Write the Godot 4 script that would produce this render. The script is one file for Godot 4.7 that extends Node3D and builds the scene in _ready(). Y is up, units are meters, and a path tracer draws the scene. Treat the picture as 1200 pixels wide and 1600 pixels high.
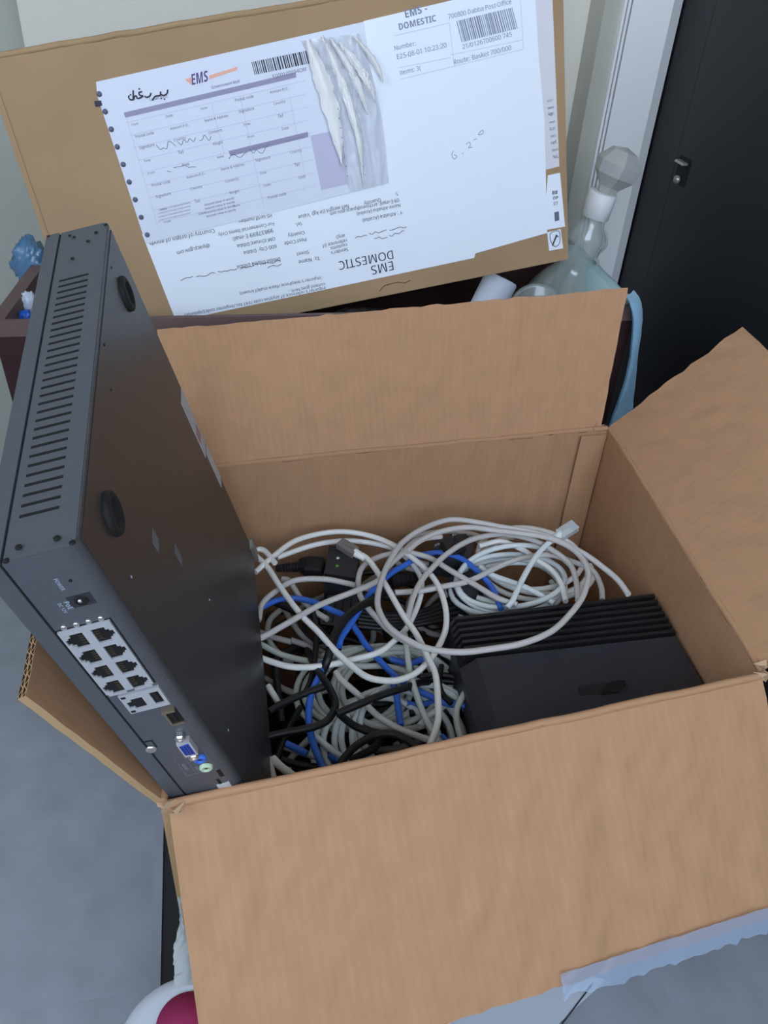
extends Node3D
# An open carton of network gear in front of a bin, seen from above.

const EYE := Vector3(0, 1.0, 0)
const FOCAL := 1310.0        # pixels in a 1200 x 1600 frame
var view: Basis
var M := {}
var rng := RandomNumberGenerator.new()
var font_plain: SystemFont
var font_bold: SystemFont

# ---------------------------------------------------------------- measuring
func ray(px: float, py: float) -> Vector3:
	return view * Vector3((px - 600.0) / FOCAL, -(py - 800.0) / FOCAL, -1.0)
func on_y(px: float, py: float, y: float) -> Vector3:
	var r := ray(px, py)
	return EYE + r * ((y - EYE.y) / r.y)
func on_z(px: float, py: float, z: float) -> Vector3:
	var r := ray(px, py)
	return EYE + r * ((z - EYE.z) / r.z)
func on_x(px: float, py: float, x: float) -> Vector3:
	var r := ray(px, py)
	return EYE + r * ((x - EYE.x) / r.x)
func on_plane(px: float, py: float, p: Vector3, n: Vector3) -> Vector3:
	var r := ray(px, py)
	return EYE + r * ((p - EYE).dot(n) / r.dot(n))

# ---------------------------------------------------------------- mesh helpers
func start() -> SurfaceTool:
	var st := SurfaceTool.new()
	st.begin(Mesh.PRIMITIVE_TRIANGLES)
	return st
func vert(st: SurfaceTool, p: Vector3, uv := Vector2.ZERO) -> void:
	st.set_uv(uv)
	st.add_vertex(p)
func quad(st: SurfaceTool, a: Vector3, b: Vector3, c: Vector3, d: Vector3, ua := Vector2(0, 0), ub := Vector2(1, 0), uc := Vector2(1, 1), ud := Vector2(0, 1)) -> void:
	# a b c d counter-clockwise seen from outside; Godot fronts run clockwise
	vert(st, a, ua); vert(st, c, uc); vert(st, b, ub)
	vert(st, a, ua); vert(st, d, ud); vert(st, c, uc)
func obj(called: String, st: SurfaceTool, m: Material, parent: Node3D = null, tangents := false) -> MeshInstance3D:
	st.generate_normals()
	if tangents:
		st.generate_tangents()
	var o := MeshInstance3D.new()
	o.mesh = st.commit()
	o.mesh.surface_set_material(0, m)
	return put(called, o, parent)
func put(called: String, o: Node3D, parent: Node3D = null) -> Node3D:
	var p: Node3D = parent if parent else self
	var n := called
	var k := 0
	while p.has_node(NodePath(n)):
		k += 1
		n = "%s_%03d" % [called, k]
	o.name = n
	p.add_child(o, true)
	return o
func thing(called: String, label: String, category: String, at := Vector3.ZERO, group := "") -> Node3D:
	var o := Node3D.new()
	put(called, o)
	o.position = at
	tag(o, label, category, group)
	return o
func tag(o: Node3D, label: String, category: String, group := "") -> Node3D:
	o.set_meta("label", label)
	o.set_meta("category", category)
	if group:
		o.set_meta("group", group)
	return o
func struct(called: String, st: SurfaceTool, m: Material) -> MeshInstance3D:
	var o := obj(called, st, m)
	o.set_meta("kind", "structure")
	return o
func box8(st: SurfaceTool, p: Array) -> void:
	# p: 0-3 one face counter-clockwise seen from outside, 4-7 the matching corners behind it
	st.set_smooth_group(-1)
	quad(st, p[0], p[1], p[2], p[3])
	quad(st, p[5], p[4], p[7], p[6])
	for i in 4:
		var j := (i + 1) % 4
		quad(st, p[j], p[i], p[i + 4], p[j + 4])
func bx(st: SurfaceTool, lo: Vector3, hi: Vector3, t := Transform3D.IDENTITY) -> void:
	var c := []
	for q in [[0, 0, 1], [1, 0, 1], [1, 1, 1], [0, 1, 1], [0, 0, 0], [1, 0, 0], [1, 1, 0], [0, 1, 0]]:
		c.append(t * Vector3(hi.x if q[0] else lo.x, hi.y if q[1] else lo.y, hi.z if q[2] else lo.z))
	box8(st, c)
func rounded(st: SurfaceTool, lo: Vector3, hi: Vector3, r: float, t := Transform3D.IDENTITY) -> void:
	# a box with chamfered edges: 6 faces, 12 bevels, 8 corners
	st.set_smooth_group(-1)
	var c := (lo + hi) / 2
	var h := (hi - lo) / 2
	r = minf(r, minf(h.x, minf(h.y, h.z)) * 0.98)
	var corner := func(s: Vector3, axis: int) -> Vector3:
		var v := Vector3(s.x * (h.x - r), s.y * (h.y - r), s.z * (h.z - r))
		v[axis] = s[axis] * h[axis]
		return t * (c + v)
	for axis in 3:
		var u := (axis + 1) % 3
		var w := (axis + 2) % 3
		for s in [-1.0, 1.0]:
			var pts := []
			for q in ([[-1, -1], [1, -1], [1, 1], [-1, 1]] if s > 0 else [[-1, -1], [-1, 1], [1, 1], [1, -1]]):
				var v := Vector3.ZERO
				v[axis] = s; v[u] = q[0]; v[w] = q[1]
				pts.append(corner.call(v, axis))
			quad(st, pts[0], pts[1], pts[2], pts[3])
			for s2 in [-1.0, 1.0]:
				var a := Vector3.ZERO
				a[axis] = s; a[u] = s2; a[w] = -1
				var b := a
				b[w] = 1
				var q4 := [corner.call(a, axis), corner.call(a, u), corner.call(b, u), corner.call(b, axis)]
				if s * s2 < 0:
					q4.reverse()
				quad(st, q4[0], q4[1], q4[2], q4[3])
	for sx in [-1.0, 1.0]:
		for sy in [-1.0, 1.0]:
			for sz in [-1.0, 1.0]:
				var s := Vector3(sx, sy, sz)
				var q3 := [corner.call(s, 0), corner.call(s, 1), corner.call(s, 2)]
				if sx * sy * sz < 0:
					q3.reverse()
				vert(st, q3[0]); vert(st, q3[2]); vert(st, q3[1])
func prism(st: SurfaceTool, pts: Array, n: Vector3, depth: float) -> void:
	# polygon pts (any winding) facing n, extruded back along -n
	st.set_smooth_group(-1)
	var u: Vector3 = (pts[1] - pts[0]).normalized()
	var w := n.cross(u)
	var flatp := PackedVector2Array()
	for p in pts:
		flatp.append(Vector2((p - pts[0]).dot(u), (p - pts[0]).dot(w)))
	var ring := pts.duplicate()
	if Geometry2D.is_polygon_clockwise(flatp):
		ring.reverse(); flatp.reverse()
	var tri := Geometry2D.triangulate_polygon(flatp)
	for i in range(0, tri.size(), 3):
		var t3 := [tri[i], tri[i + 1], tri[i + 2]]
		var a2: Vector2 = flatp[t3[1]] - flatp[t3[0]]
		if a2.cross(flatp[t3[2]] - flatp[t3[0]]) < 0:
			t3.reverse()
		for k in [0, 2, 1]:
			vert(st, ring[t3[k]], flatp[t3[k]])
		if depth > 0:
			for k in [0, 1, 2]:
				vert(st, ring[t3[k]] - n * depth, flatp[t3[k]])
	if depth > 0:
		for i in ring.size():
			var j := (i + 1) % ring.size()
			quad(st, ring[j], ring[i], ring[i] - n * depth, ring[j] - n * depth)
func lathe(st: SurfaceTool, prof: Array, t: Transform3D, sides := 32, smooth := true, cap := true) -> void:
	# prof: Vector2(radius, height) from bottom to top along local y
	st.set_smooth_group(0 if smooth else -1)
	for i in prof.size() - 1:
		for k in sides:
			var q := []
			for e in [[i, k], [i, k + 1], [i + 1, k + 1], [i + 1, k]]:
				var a: float = -TAU * e[1] / sides
				var p: Vector2 = prof[e[0]]
				q.append(t * Vector3(cos(a) * p.x, p.y, sin(a) * p.x))
			quad(st, q[0], q[1], q[2], q[3])
	if cap:
		st.set_smooth_group(-1)
		for e in [0, prof.size() - 1]:
			var p: Vector2 = prof[e]
			if p.x < 1e-5:
				continue
			for k in sides:
				var a: float = -TAU * k / sides
				var b: float = -TAU * (k + 1) / sides
				var v := [t * Vector3(0, p.y, 0), t * Vector3(cos(a) * p.x, p.y, sin(a) * p.x), t * Vector3(cos(b) * p.x, p.y, sin(b) * p.x)]
				if e == 0:
					vert(st, v[0]); vert(st, v[1]); vert(st, v[2])
				else:
					vert(st, v[0]); vert(st, v[2]); vert(st, v[1])
func aim(at: Vector3, dir: Vector3, side := Vector3.UP) -> Transform3D:
	# local y along dir, local z towards side
	var y := dir.normalized()
	var x := y.cross(side).normalized()
	if x.length() < 0.5:
		x = y.cross(Vector3.RIGHT).normalized()
	return Transform3D(Basis(x, y, x.cross(y)), at)
func spline(pts: Array, per := 6, closed := false) -> Array:
	var out := []
	var n := pts.size()
	var last := n if closed else n - 1
	for i in last:
		var a: Vector3 = pts[(i - 1 + n) % n] if closed or i > 0 else pts[0] * 2 - pts[1]
		var b: Vector3 = pts[i]
		var c: Vector3 = pts[(i + 1) % n]
		var d: Vector3 = pts[(i + 2) % n] if closed or i < n - 2 else pts[n - 1] * 2 - pts[n - 2]
		for k in per:
			out.append(b.cubic_interpolate(c, a, d, float(k) / per))
	if not closed:
		out.append(pts[n - 1])
	return out
func tube(st: SurfaceTool, path: Array, r: float, sides := 9, closed := false) -> void:
	st.set_smooth_group(0)
	var n := path.size()
	var frames := []
	var side := Vector3.UP
	for i in n:
		var a: Vector3 = path[maxi(i - 1, 0)]
		var b: Vector3 = path[mini(i + 1, n - 1)]
		if closed:
			a = path[(i - 1 + n) % n]
			b = path[(i + 1) % n]
		var t: Vector3 = (b - a).normalized()
		if i == 0 and absf(t.dot(side)) > 0.9:
			side = Vector3.RIGHT
		side = (side - t * side.dot(t)).normalized()
		frames.append([path[i], side, t.cross(side)])
	var rings := n if closed else n - 1
	var run := 0.0
	for i in rings:
		var f: Array = frames[i]
		var g: Array = frames[(i + 1) % n]
		var step: float = (g[0] - f[0]).length()
		for k in sides:
			var q := []
			for e in [[f, k], [f, k + 1], [g, k + 1], [g, k]]:
				var a: float = TAU * e[1] / sides
				q.append(e[0][0] + (e[0][1] * cos(a) + e[0][2] * sin(a)) * r)
			quad(st, q[0], q[1], q[2], q[3], Vector2(float(k) / sides, run), Vector2(float(k + 1) / sides, run), Vector2(float(k + 1) / sides, run + step), Vector2(float(k) / sides, run + step))
		run += step
	if not closed:
		st.set_smooth_group(-1)
		for e in [0, n - 1]:
			var f: Array = frames[e]
			for k in sides:
				var a := TAU * k / sides
				var b := TAU * (k + 1) / sides
				var p: Vector3 = f[0] + (f[1] * cos(a) + f[2] * sin(a)) * r
				var q: Vector3 = f[0] + (f[1] * cos(b) + f[2] * sin(b)) * r
				if e == 0:
					vert(st, f[0]); vert(st, p); vert(st, q)
				else:
					vert(st, f[0]); vert(st, q); vert(st, p)
func grid(st: SurfaceTool, nu: int, nv: int, f: Callable, su := 1.0, sv := 1.0, flip := false) -> void:
	# f(u, v) -> Vector3; seen from outside u runs right, v runs up
	st.set_smooth_group(0)
	for i in nu:
		for j in nv:
			var u0 := float(i) / nu
			var u1 := float(i + 1) / nu
			var v0 := float(j) / nv
			var v1 := float(j + 1) / nv
			var p := [f.call(u0, v0), f.call(u1, v0), f.call(u1, v1), f.call(u0, v1)]
			var t := [Vector2(u0 * su, v0 * sv), Vector2(u1 * su, v0 * sv), Vector2(u1 * su, v1 * sv), Vector2(u0 * su, v1 * sv)]
			if flip:
				quad(st, p[3], p[2], p[1], p[0], t[3], t[2], t[1], t[0])
			else:
				quad(st, p[0], p[1], p[2], p[3], t[0], t[1], t[2], t[3])
# a sheet of corrugated board: a to b along the hinge, c above b, d above a, seen from its front
func board(called: String, a: Vector3, b: Vector3, c: Vector3, d: Vector3, thick: float, parent: Node3D, wave := 0.0, creases := [], nu := 24, nv := 12) -> MeshInstance3D:
	var n := (b - a).cross(d - a).normalized()
	var su := (b - a).length()
	var sv := (d - a).length()
	var noise := FastNoiseLite.new()
	noise.seed = hash(called) % 1000 + int(su * 977.0)
	noise.frequency = 5.0
	var shape := func(u: float, v: float, back: float) -> Vector3:
		var p: Vector3 = a.lerp(b, u).lerp(d.lerp(c, u), v)
		var rim: float = minf(1.0, 6.0 * minf(v, 1.2)) 
		var h := noise.get_noise_2d(u * su * 10, v * sv * 10) * wave * rim
		for k in creases:   # [along u or v, where, width, height, slant]
			var at: float = (u if k[0] == 0 else v) - k[1] - (k[4] * ((v if k[0] == 0 else u) - 0.5))
			var size: float = k[2] / (su if k[0] == 0 else sv)
			h += k[3] * exp(-at * at / (size * size)) * rim
		return p + n * (h - back)
	var st := start()
	grid(st, nu, nv, func(u, v): return shape.call(u, v, 0.0), su, sv)
	grid(st, nu, nv, func(u, v): return shape.call(u, v, thick), su, sv, true)
	st.generate_normals()
	st.generate_tangents()
	var mesh := st.commit()
	mesh.surface_set_material(0, M.board)
	var e := start()
	e.set_smooth_group(-1)
	for side in 4:
		var steps := nu if side % 2 == 0 else nv
		for i in steps:
			var s0 := float(i) / steps
			var s1 := float(i + 1) / steps
			var uv0: Vector2 = [Vector2(s0, 0), Vector2(1, s0), Vector2(1 - s0, 1), Vector2(0, 1 - s0)][side]
			var uv1: Vector2 = [Vector2(s1, 0), Vector2(1, s1), Vector2(1 - s1, 1), Vector2(0, 1 - s1)][side]
			var l := su if side % 2 == 0 else sv
			var top := 0.98 if side == 2 else 0.06   # flutes show only in the cut tip
			quad(e, shape.call(uv1.x, uv1.y, 0.0), shape.call(uv0.x, uv0.y, 0.0), shape.call(uv0.x, uv0.y, thick), shape.call(uv1.x, uv1.y, thick),
				Vector2(s1 * l / 0.016, 0.02), Vector2(s0 * l / 0.016, 0.02), Vector2(s0 * l / 0.016, top), Vector2(s1 * l / 0.016, top))
	e.generate_normals()
	e.commit(mesh)
	mesh.surface_set_material(1, M.board_edge)
	var o := MeshInstance3D.new()
	o.mesh = mesh
	return put(called, o, parent) as MeshInstance3D
# lettering laid on a surface: baseline from p to q, n towards the reader
func letter(st: SurfaceTool, s: String, p: Vector3, q: Vector3, n: Vector3, bold := false, tall := 1.0, slant := 0.0, high := 0.0) -> void:
	var tm := TextMesh.new()
	tm.text = s
	tm.font = font_bold if bold else font_plain
	tm.font_size = 24
	tm.pixel_size = 0.01
	tm.depth = 0.0
	tm.curve_step = 3.0
	tm.horizontal_alignment = HORIZONTAL_ALIGNMENT_LEFT
	var box := tm.get_aabb()
	if box.size.x <= 0.0 or tm.get_surface_count() == 0:
		return
	var x := (q - p).normalized()
	x = (x - n * x.dot(n)).normalized()
	var y := n.cross(x)
	var k := (q - p).length() / box.size.x
	var ky := k * tall if high <= 0.0 else high / box.size.y
	var t := Transform3D(Basis(x * k, (y + x * slant) * ky, n * k), p) * Transform3D(Basis(), -Vector3(box.position.x, box.position.y, 0))
	st.append_from(tm, 0, t)
func picture(w: int, h: int, f: Callable) -> ImageTexture:
	var im := Image.create(w, h, false, Image.FORMAT_RGB8)
	for y in h:
		for x in w:
			im.set_pixel(x, y, f.call(x, y))
	return ImageTexture.create_from_image(im)
func noise_tex(freq: float, size: int, lo: Color, hi: Color, octaves := 4, normal := false) -> NoiseTexture2D:
	var nz := FastNoiseLite.new()
	nz.frequency = freq
	nz.fractal_octaves = octaves
	nz.seed = int(freq * 1000)
	var t := NoiseTexture2D.new()
	t.width = size
	t.height = size
	t.seamless = true
	t.noise = nz
	if normal:
		t.as_normal_map = true
		t.bump_strength = 2.0
	else:
		var g := Gradient.new()
		g.set_color(0, lo)
		g.set_color(1, hi)
		t.color_ramp = g
	return t
func mat(c: Color, rough := 0.6, metal := 0.0, spec := 0.5) -> StandardMaterial3D:
	var m := StandardMaterial3D.new()
	m.albedo_color = c
	m.roughness = rough
	m.metallic = metal
	m.metallic_specular = spec
	return m
func clear_mat(c: Color, alpha: float, rough := 0.08) -> StandardMaterial3D:
	var m := mat(Color(c.r, c.g, c.b, alpha), rough)
	m.transparency = BaseMaterial3D.TRANSPARENCY_ALPHA
	m.cull_mode = BaseMaterial3D.CULL_DISABLED
	return m

# ---------------------------------------------------------------- materials
func make_materials() -> void:
	var streak := FastNoiseLite.new()
	streak.frequency = 0.02
	streak.fractal_octaves = 4
	var fibre := FastNoiseLite.new()
	fibre.frequency = 0.35
	fibre.seed = 5
	var board_tex := picture(512, 512, func(x: int, y: int) -> Color:
		var s := streak.get_noise_2d(x, y * 0.8) * 0.032
		var line := streak.get_noise_2d(x * 9.0 + 400.0, y * 0.8) * 0.016
		var fl := 0.008 * sin(TAU * x / 512.0 * 40.0)
		var spot := 0.05 if fibre.get_noise_2d(x * 1.7, y * 1.7) > 0.62 else 0.0
		var v := 0.94 + s + line + fl - spot
		return Color(v, v * (1.0 - 0.02 * s * 10.0), v))
	var b := mat(Color(0.745, 0.575, 0.44), 0.82, 0.0, 0.3)
	b.albedo_texture = board_tex
	b.uv1_scale = Vector3(3.4, 3.4, 1)
	b.normal_enabled = true
	b.normal_texture = noise_tex(0.06, 256, Color.BLACK, Color.WHITE, 4, true)
	b.normal_scale = 0.07
	M.board = b
	var be := mat(Color(0.72, 0.61, 0.48), 0.9, 0.0, 0.2)
	be.albedo_texture = picture(64, 32, func(x: int, y: int) -> Color:   # cut end of double-wall board: liners and flutes
		var row := y % 16
		var fl := absf(fmod(x + (8.0 if y >= 16 else 0.0), 32.0) - 16.0) / 16.0 * 15.0
		var solid := row < 3 or row > 14 or absf(row - fl) < 2.2
		return Color(0.95, 0.93, 0.9) if solid else Color(0.33, 0.28, 0.24))
	M.board_edge = be
	M.carton = mat(Color(0.68, 0.565, 0.435), 0.8, 0.0, 0.3)
	M.carton.albedo_texture = noise_tex(0.02, 256, Color(0.93, 0.93, 0.93), Color(1, 1, 1))
	M.paper = mat(Color(0.93, 0.955, 0.995), 0.55, 0.0, 0.4)
	M.form = mat(Color(0.86, 0.885, 0.94), 0.6, 0.0, 0.4)
	M.label_strip = mat(Color(0.86, 0.85, 0.88), 0.55)
	M.film = clear_mat(Color(0.93, 0.94, 0.96), 0.34, 0.22)
	M.cream_film = mat(Color(0.94, 0.94, 0.94), 0.45)
	M.ink = mat(Color(0.20, 0.21, 0.27), 0.7)
	M.ink_faint = mat(Color(0.52, 0.55, 0.64), 0.7)
	M.ink_grey = mat(Color(0.40, 0.42, 0.50), 0.7)
	M.purple = mat(Color(0.60, 0.585, 0.70), 0.7)
	M.lilac = mat(Color(0.755, 0.75, 0.85), 0.7)
	M.violet_text = mat(Color(0.36, 0.30, 0.52), 0.7)
	M.orange = mat(Color(0.93, 0.70, 0.62), 0.7)
	M.red_ink = mat(Color(0.45, 0.22, 0.16), 0.8)
	var steel := mat(Color(0.305, 0.315, 0.34), 0.42, 0.0, 0.5)
	steel.normal_enabled = true
	steel.normal_texture = noise_tex(0.25, 256, Color.BLACK, Color.WHITE, 2, true)
	steel.normal_scale = 0.12
	steel.uv1_triplanar = true
	steel.uv1_scale = Vector3(12, 12, 12)
	M.case_grey = steel
	var dark := mat(Color(0.24, 0.23, 0.235), 0.40, 0.1, 0.5)
	dark.albedo_texture = noise_tex(0.03, 256, Color(0.88, 0.88, 0.88), Color(1, 1, 1))
	dark.uv1_triplanar = true
	dark.uv1_scale = Vector3(3, 3, 3)
	M.case_bottom = dark
	M.seam = mat(Color(0.05, 0.055, 0.07), 0.7)
	M.hole = mat(Color(0.012, 0.012, 0.016), 0.8)
	M.rubber = mat(Color(0.07, 0.07, 0.078), 0.75)
	M.black_plastic = mat(Color(0.175, 0.175, 0.205), 0.45)
	M.black_ribs = mat(Color(0.10, 0.10, 0.11), 0.42)
	M.nickel = mat(Color(0.82, 0.82, 0.84), 0.38, 0.55)
	M.chrome = mat(Color(0.78, 0.78, 0.78), 0.25, 0.9)
	M.gold = mat(Color(0.60, 0.55, 0.47), 0.4, 0.8)
	M.brass_pin = mat(Color(0.30, 0.26, 0.21), 0.5, 0.5)
	M.silver_bracket = mat(Color(0.62, 0.62, 0.60), 0.4, 0.6)
	M.print_white = mat(Color(0.62, 0.66, 0.73), 0.6)
	M.sticker = mat(Color(0.72, 0.72, 0.74), 0.5)
	M.smudge = mat(Color(0.42, 0.42, 0.45), 0.6)
	M.sticker_pink = mat(Color(0.66, 0.48, 0.52), 0.6)
	M.blue_port = mat(Color(0.16, 0.28, 0.68), 0.5)
	M.blue_jack = mat(Color(0.22, 0.42, 0.82), 0.5)
	M.green_jack = mat(Color(0.72, 0.80, 0.68), 0.5)
	M.white_cable = mat(Color(0.92, 0.915, 0.90), 0.5)
	M.grey_cable = mat(Color(0.77, 0.75, 0.74), 0.55)
	M.ice_cable = mat(Color(0.86, 0.885, 0.89), 0.5)
	M.sage_cable = mat(Color(0.76, 0.775, 0.745), 0.55)
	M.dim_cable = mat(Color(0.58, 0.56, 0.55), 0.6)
	M.blue_cable = mat(Color(0.22, 0.42, 0.80), 0.45)
	M.black_cable = mat(Color(0.05, 0.05, 0.058), 0.5)
	M.clear_plug = clear_mat(Color(0.85, 0.87, 0.88), 0.55, 0.15)
	M.taupe_plug = mat(Color(0.47, 0.44, 0.43), 0.5)
	M.led_white = mat(Color(0.86, 0.90, 0.86), 0.4)
	M.led_green = mat(Color(0.45, 0.66, 0.22), 0.4)
	var maroon := mat(Color(0.235, 0.125, 0.13), 0.5)
	maroon.albedo_texture = picture(256, 256, func(x: int, y: int) -> Color:
		return Color(1.9, 1.9, 1.9).clamp() if fibre.get_noise_2d(x * 3.1 + 90.0, y * 3.1) > 0.8 else Color(0.9, 0.9, 0.9))
	maroon.uv1_triplanar = true
	maroon.uv1_scale = Vector3(4, 4, 4)
	M.maroon = maroon
	M.maroon_rim = mat(Color(0.40, 0.32, 0.31), 0.6)
	M.black_paint = mat(Color(0.085, 0.09, 0.11), 0.5)
	M.black_bag = mat(Color(0.03, 0.03, 0.04), 0.3)
	M.wall = mat(Color(0.84, 0.83, 0.79), 0.85, 0.0, 0.3)
	M.wall.normal_enabled = true
	M.wall.normal_texture = noise_tex(0.1, 256, Color.BLACK, Color.WHITE, 4, true)
	M.wall.normal_scale = 0.1
	M.wall.uv1_triplanar = true
	M.wall.uv1_scale = Vector3(3, 3, 3)
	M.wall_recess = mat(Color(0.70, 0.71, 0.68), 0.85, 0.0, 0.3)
	M.casing = mat(Color(0.94, 0.945, 0.95), 0.4)
	M.casing_edge = mat(Color(0.70, 0.70, 0.66), 0.5)
	var fl := mat(Color(0.67, 0.695, 0.735), 0.4, 0.0, 0.4)
	fl.albedo_texture = picture(512, 512, func(x: int, y: int) -> Color:
		var v := 0.93 + 0.06 * streak.get_noise_2d(x * 0.6, y * 0.6)
		if fibre.get_noise_2d(x * 2.3 + 33.0, y * 2.3) > 0.84:
			v = 1.0
		return Color(v, v, v))
	fl.uv1_triplanar = true
	fl.uv1_world_triplanar = true
	fl.uv1_scale = Vector3(2.2, 2.2, 2.2)
	M.floor = fl
	M.stool = mat(Color(0.13, 0.15, 0.17), 0.6)
	M.stool_edge = mat(Color(0.58, 0.61, 0.67), 0.5)
	M.glass = clear_mat(Color(0.80, 0.84, 0.83), 0.20, 0.04)
	M.frosted = clear_mat(Color(0.74, 0.74, 0.73), 0.62, 0.2)
	M.collar = mat(Color(0.90, 0.91, 0.92), 0.5)
	M.towel = mat(Color(0.66, 0.84, 0.95), 0.95, 0.0, 0.2)
	M.towel.rim_enabled = true
	M.towel.rim = 0.3
	M.towel.normal_enabled = true
	M.towel.normal_texture = noise_tex(0.3, 256, Color.BLACK, Color.WHITE, 3, true)
	M.towel.normal_scale = 1.0
	M.towel.uv1_triplanar = true
	M.towel.uv1_scale = Vector3(14, 14, 14)
	M.blue_bag = clear_mat(Color(0.28, 0.50, 0.68), 0.62, 0.22)
	M.blue_wrap = mat(Color(0.10, 0.35, 0.75), 0.4)
	M.white_wrap = mat(Color(0.74, 0.78, 0.84), 0.45)
	M.pale_cloth = mat(Color(0.66, 0.78, 0.79), 0.85)
	M.white_plastic = mat(Color(0.80, 0.83, 0.88), 0.45)
	M.magenta = mat(Color(0.62, 0.16, 0.36), 0.55)
	M.tape = clear_mat(Color(0.62, 0.70, 0.82), 0.5, 0.3)
	M.torn_paper = mat(Color(0.62, 0.64, 0.64), 0.85)
	M.scuff = mat(Color(0.72, 0.60, 0.48), 0.9)

# ---------------------------------------------------------------- the scene
func _ready() -> void:
	rng.seed = 7
	view = Basis(Vector3(0.98084, 0.05521, 0.18685), Vector3(0.06973, 0.79601, -0.60125), Vector3(-0.18193, 0.60276, 0.77691)).orthonormalized()
	var cam := Camera3D.new()
	cam.name = "camera"
	cam.transform = Transform3D(view, EYE)
	cam.fov = rad_to_deg(2.0 * atan(800.0 / FOCAL))
	cam.near = 0.02
	cam.current = true
	add_child(cam)
	var we := WorldEnvironment.new()
	we.name = "world_environment"
	var env := Environment.new()
	env.background_mode = Environment.BG_SKY
	var sky := Sky.new()
	var sm := ProceduralSkyMaterial.new()
	sm.sky_top_color = Color(0.84, 0.91, 1.0)
	sm.sky_horizon_color = Color(0.93, 0.96, 1.0)
	sm.ground_horizon_color = Color(0.72, 0.74, 0.76)
	sm.ground_bottom_color = Color(0.55, 0.55, 0.55)
	sky.sky_material = sm
	env.sky = sky
	env.background_energy_multiplier = 3.2
	env.tonemap_mode = Environment.TONE_MAPPER_LINEAR
	env.tonemap_exposure = 2.25
	env.sdfgi_enabled = true
	env.ssao_enabled = true
	env.ssil_enabled = true
	we.environment = env
	add_child(we)
	font_plain = SystemFont.new()
	font_plain.font_names = PackedStringArray(["Droid Sans"])
	font_bold = SystemFont.new()
	font_bold.font_names = PackedStringArray(["Droid Sans"])
	font_bold.font_weight = 700
	make_materials()
	room()
	cabinet()
	open_carton()
	recorder()
	modem()
	bin_and_contents()
	label_carton()
	cables()
	small_things()

# ---------------------------------------------------------------- the room
func slab(called: String, lo: Vector3, hi: Vector3, m: Material) -> void:
	var st := start()
	bx(st, lo, hi)
	struct(called, st, m)
func room() -> void:
	slab("floor", Vector3(-1.5, -0.1, -2.0), Vector3(1.6, 0.0, 1.3), M.floor)
	slab("ceiling", Vector3(-1.5, 2.6, -2.0), Vector3(1.6, 2.7, 1.3), M.wall)
	slab("wall_back", Vector3(-0.228, 0.0, -1.5), Vector3(1.5, 2.6, -1.36), M.wall)
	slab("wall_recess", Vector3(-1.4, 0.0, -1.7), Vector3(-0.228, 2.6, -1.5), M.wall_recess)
	var wl := start()
	bx(wl, Vector3(-1.4, 0.0, -1.5), Vector3(-1.25, 1.05, 1.17))
	bx(wl, Vector3(-1.4, 2.45, -1.5), Vector3(-1.25, 2.6, 1.17))
	bx(wl, Vector3(-1.4, 1.05, -1.5), Vector3(-1.25, 2.45, -0.2))
	bx(wl, Vector3(-1.4, 1.05, 0.75), Vector3(-1.25, 2.45, 1.17))
	struct("wall_left", wl, M.wall)
	var w2 := start()
	for z in [-0.2, 0.245, 0.69]:
		bx(w2, Vector3(-1.36, 1.05, z), Vector3(-1.30, 2.45, z + 0.06))
	bx(w2, Vector3(-1.36, 1.05, -0.2), Vector3(-1.30, 1.11, 0.75))
	bx(w2, Vector3(-1.36, 2.39, -0.2), Vector3(-1.30, 2.45, 0.75))
	struct("window_2", w2, M.casing)
	slab("wall_right", Vector3(1.35, 0.0, -1.36), Vector3(1.5, 2.6, 1.17), M.wall)
	# the wall behind the camera with the wide window that lights the place
	var st := start()
	var zw := 1.05
	bx(st, Vector3(-1.25, 0.0, zw), Vector3(1.35, 1.10, zw + 0.12))
	bx(st, Vector3(-1.25, 2.54, zw), Vector3(1.35, 2.6, zw + 0.12))
	bx(st, Vector3(-1.25, 1.10, zw), Vector3(-0.85, 2.54, zw + 0.12))
	bx(st, Vector3(0.95, 1.10, zw), Vector3(1.35, 2.54, zw + 0.12))
	struct("wall_front", st, M.wall)
	var w := start()
	for x in [-0.85, 0.02, 0.89]:
		bx(w, Vector3(x, 1.10, zw + 0.03), Vector3(x + 0.06, 2.54, zw + 0.09))
	bx(w, Vector3(-0.85, 1.10, zw + 0.03), Vector3(0.95, 1.16, zw + 0.09))
	bx(w, Vector3(-0.85, 2.48, zw + 0.03), Vector3(0.95, 2.54, zw + 0.09))
	struct("window_1", w, M.casing)
	# white casing on the back wall beside the black cabinet
	var c := start()
	var zf := -1.30
	bx(c, Vector3(0.617, 0, -1.36), Vector3(0.680, 2.55, zf))
	box8(c, [Vector3(0.680, 0, zf), Vector3(0.70, 0, zf - 0.012), Vector3(0.70, 2.55, zf - 0.012), Vector3(0.680, 2.55, zf), Vector3(0.680, 0, -1.36), Vector3(0.70, 0, -1.36), Vector3(0.70, 2.55, -1.36), Vector3(0.680, 2.55, -1.36)])
	for x in [0.6035, 0.6095]:
		bx(c, Vector3(x, 0, -1.36), Vector3(x + 0.004, 2.55, zf + 0.002))
	struct("trim_1", c, M.casing)
	var d := start()
	bx(d, Vector3(0.578, 0, -1.36), Vector3(0.617, 2.55, zf - 0.008))
	struct("trim_2", d, M.casing_edge)

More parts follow.
